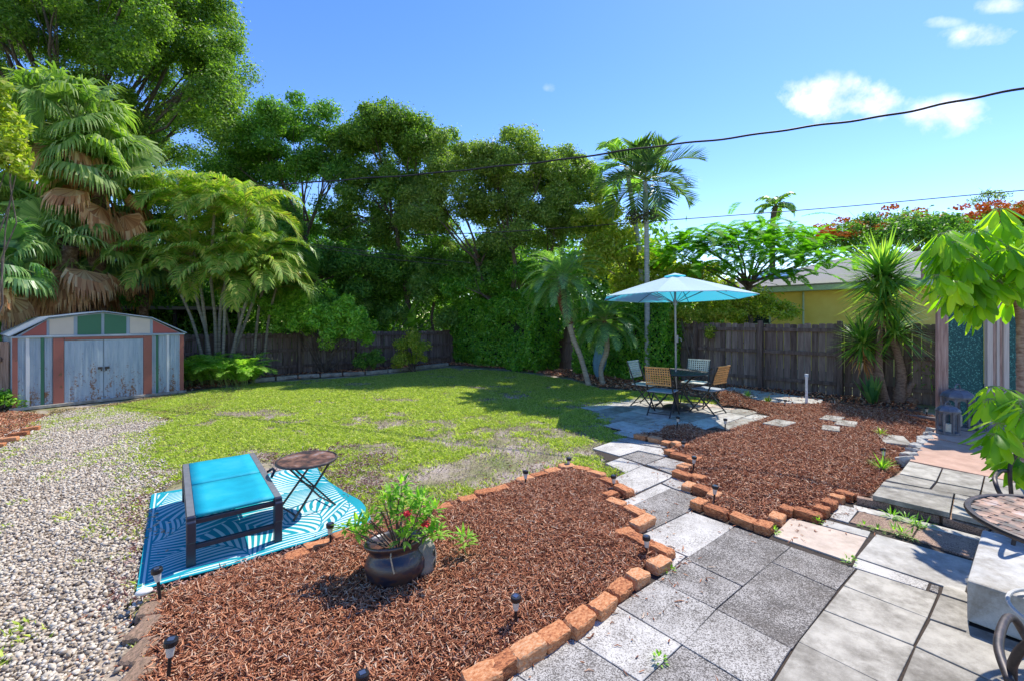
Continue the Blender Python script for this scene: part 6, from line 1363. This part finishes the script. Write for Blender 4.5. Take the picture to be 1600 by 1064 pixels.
# ---- potted flowers and little plants
pl = thing('flowering_plant', 'leafy plant with two red flower heads growing in the glazed pot', 'plant', PC + Vector((0, 0, .28))); V = []; q = MB(); S_ = []
tips = [(.02, .02, .30), (.10, .03, .26), (-.05, .0, .28), (.16, .04, .20), (.2, .0, .12), (.05, -.06, .2), (-.1, .05, .22), (.22, .03, .02), (.12, -.08, .12), (.0, .08, .33), (-.20, .02, .12), (-.27, .0, .10), (-.33, -.02, .09), (-.3, .04, .02), (.18, -.06, .28), (.24, -.03, .2), (.07, -.1, .07), (.26, -.04, .06)]
for x_, y_, z_ in tips:
    b_ = Vector((x_ * .25, y_ * .25, -.04)); e = Vector((x_, y_, z_)); l = limb(q, b_, e, .006, .003, .25, 5)
    for p in (l[4], e, e + Vector((random.uniform(-.03, .03), random.uniform(-.03, .03), .015))):
        V += rosette(p, 9, .075, .02, None, emin=-.35, droop=.4)
q.build('stems', BARK, pl); V, F = quads(np.concatenate(V)); npmesh('foliage', V, F, L_BRIGHT, pl)
for x_, y_, z_ in ((.085, -.1, .225), (.20, -.1, .155)):
    V, F = quads(cloud([(x_, y_, z_)], [(.026, .026, .017)], 60, .02, .8)); npmesh('flower_head', V, F, flat('red_petal', (.65, .02, .03), .5), pl)
for a, b_ in (((-.03, 0, 0), (-.10, -.02, .20)), ((-.0, 0, 0), (.01, -.02, .28)), ((-.05, 0, 0), (-.17, -.02, .14))): q = MB(); limb(q, a, b_, .006, .005, .05, 4); q.build('dry_stick', flat('dry_stick', (.12, .06, .04), .9), pl)
q = MB(); q.tube([(0, -.02, 0), (-.01, -.12, .01), (0, -.17, -.02), (.03, -.2, -.1)], .005, 5); q.build('dry_stick', flat('dry_straw', (.45, .33, .2), .9), pl)
def sprig(label, px, py, stem, n, L, mat, name='seedling', w=.02, h=.12, emin=.1):
    p = G(px, py); z = float(hF(np.array([p.x]), np.array([p.y]))[0]); z = max(z, float(hR(np.array([p.x]), np.array([p.y]))[0]) if sdist(RIGHT, np.array(p.x), np.array(p.y)) > 0 else 0) + .015
    r_ = thing(name, label, 'plant', (p.x, p.y, z)); V = []
    if stem:
        q = MB(); q.tube([(.03, 0, 0), (.0, 0, h * .5), (-.01, 0, h)], .004, 5); q.build('stem', STALK, r_)
        for k in range(3): V += rosette((random.uniform(-.03, .03), random.uniform(-.02, .02), h * (.7 + .25 * k)), n // 3, L, w, None, emin=-.2, droop=.3)
    else: V += rosette((0, 0, .0), n, L, w, None, emin=emin, droop=.5)
    V, F = quads(np.concatenate(V)); npmesh('foliage', V, F, mat, r_)
sprig('little leafy seedling standing in the bark right of the pot', 724, 884, True, 33, .075, L_BRIGHT, h=.13)
sprig('grass tuft at the foot of the path light by the terrace', 1378, 738, False, 40, .17, L_BRIGHT, 'grass_tuft', .012, emin=.5)
sprig('small weed growing on the stepping stone beside the terrace', 1377, 688, False, 26, .12, L_YELLOW, 'weed', .02)
sprig('silvery low plant on the bark mound behind the patio', 1168, 629, False, 60, .18, L_BLUE, 'low_plant', .02, emin=.3)
sprig('yellowish dry tuft between patio and concrete strip', 1200, 632, False, 40, .16, L_YELLOW, 'dry_tuft', .015, emin=.3)
for i, (x_, y_, n_, s_, lb) in enumerate(((1412, 815, 70, .14, 'largest weed in the paving joint below the terrace step'), (1424, 841, 60, .12, 'long weed between the brown slabs and the pale slab'), (1364, 830, 30, .07, 'weed at the corner of the beige slab'), (1430, 825, 18, .06, 'tiny weed between the two brown slabs'),
        (1328, 880, 20, .05, 'tiny weed where beige, speckled and grey slabs meet'), (1209, 833, 20, .06, 'yellowing weed at the corner block of the right bed'), (1036, 1032, 12, .04, 'single tiny weed in the joint of the speckled slabs'), (1278, 818, 24, .06, 'weed beside the last orange blocks near the beige slab'), (1045, 896, 14, .05, 'small weed at the foot of the rounded corner block'), (1077, 700, 16, .05, 'weed in the first notch of the right zigzag'))):
    p = G(x_, y_); r_ = thing('paving_weed', lb, 'weed', (p.x, p.y, .014), 0, 'weeds in the paving joints'); V = []
    for k in range(max(2, n_ // 14)): V += rosette(tuple(np.array(DB if i in (0, 1, 2) else DA) * (random.uniform(-1, 1) * s_ * -.9) * (1 if i not in (0, 1) else 1.2)), 12, s_ * .5, .011, None, emin=.0, droop=.4)
    V, F = quads(np.concatenate(V)); npmesh('leaves', V, F, L_BRIGHT, r_)
bp = thing('banana_plant', 'broad leaved banana-like plant peeking over the left fence near the corner', 'plant', PB(643, 17.3)); q = MB(); q.tube([(0, 0, 0), (.02, 0, .8), (0, 0, 1.5)], [.06, .05, .03], 8); q.build('stem', STALK, bp, smooth=True)
V = rosette((0, 0, 1.5), 11, .85, .3, None, emin=.1, droop=.7); V, F = quads(np.concatenate(V)); npmesh('leaves', V, F, L_BRIGHT, bp)
# faded blue folded parasol by the hedge gap
p = PB(933, 12.6); fp = thing('folded_parasol', 'faded blue folded cloth parasol leaning in the gap between the hedges', 'parasol', p); fp.rotation_euler = (0, R(7), 0)
q = MB(); vs = []; n = 20
for j, (r__, z_) in enumerate(((.05, .1), (.12, .25), (.17, .5), (.16, .8), (.12, 1.05), (.06, 1.25), (.03, 1.3))):
    for k in range(n): a = 2 * math.pi * k / n; rr2 = r__ * (1 + .3 * math.cos(a * 5 + j * .3)); vs.append((rr2 * math.cos(a), rr2 * math.sin(a), z_))
q.add(vs, [(j * n + k, j * n + (k + 1) % n, (j + 1) * n + (k + 1) % n, (j + 1) * n + k) for j in range(6) for k in range(n)]); q.build('cloth', flat('faded_blue_cloth', (.12, .24, .34), .85), fp, smooth=True)
q = MB(); q.tube([(0, 0, -.02), (0, 0, 1.42)], .018, 8); q.build('pole', M['alu'], fp)
bpy.context.view_layer.update()
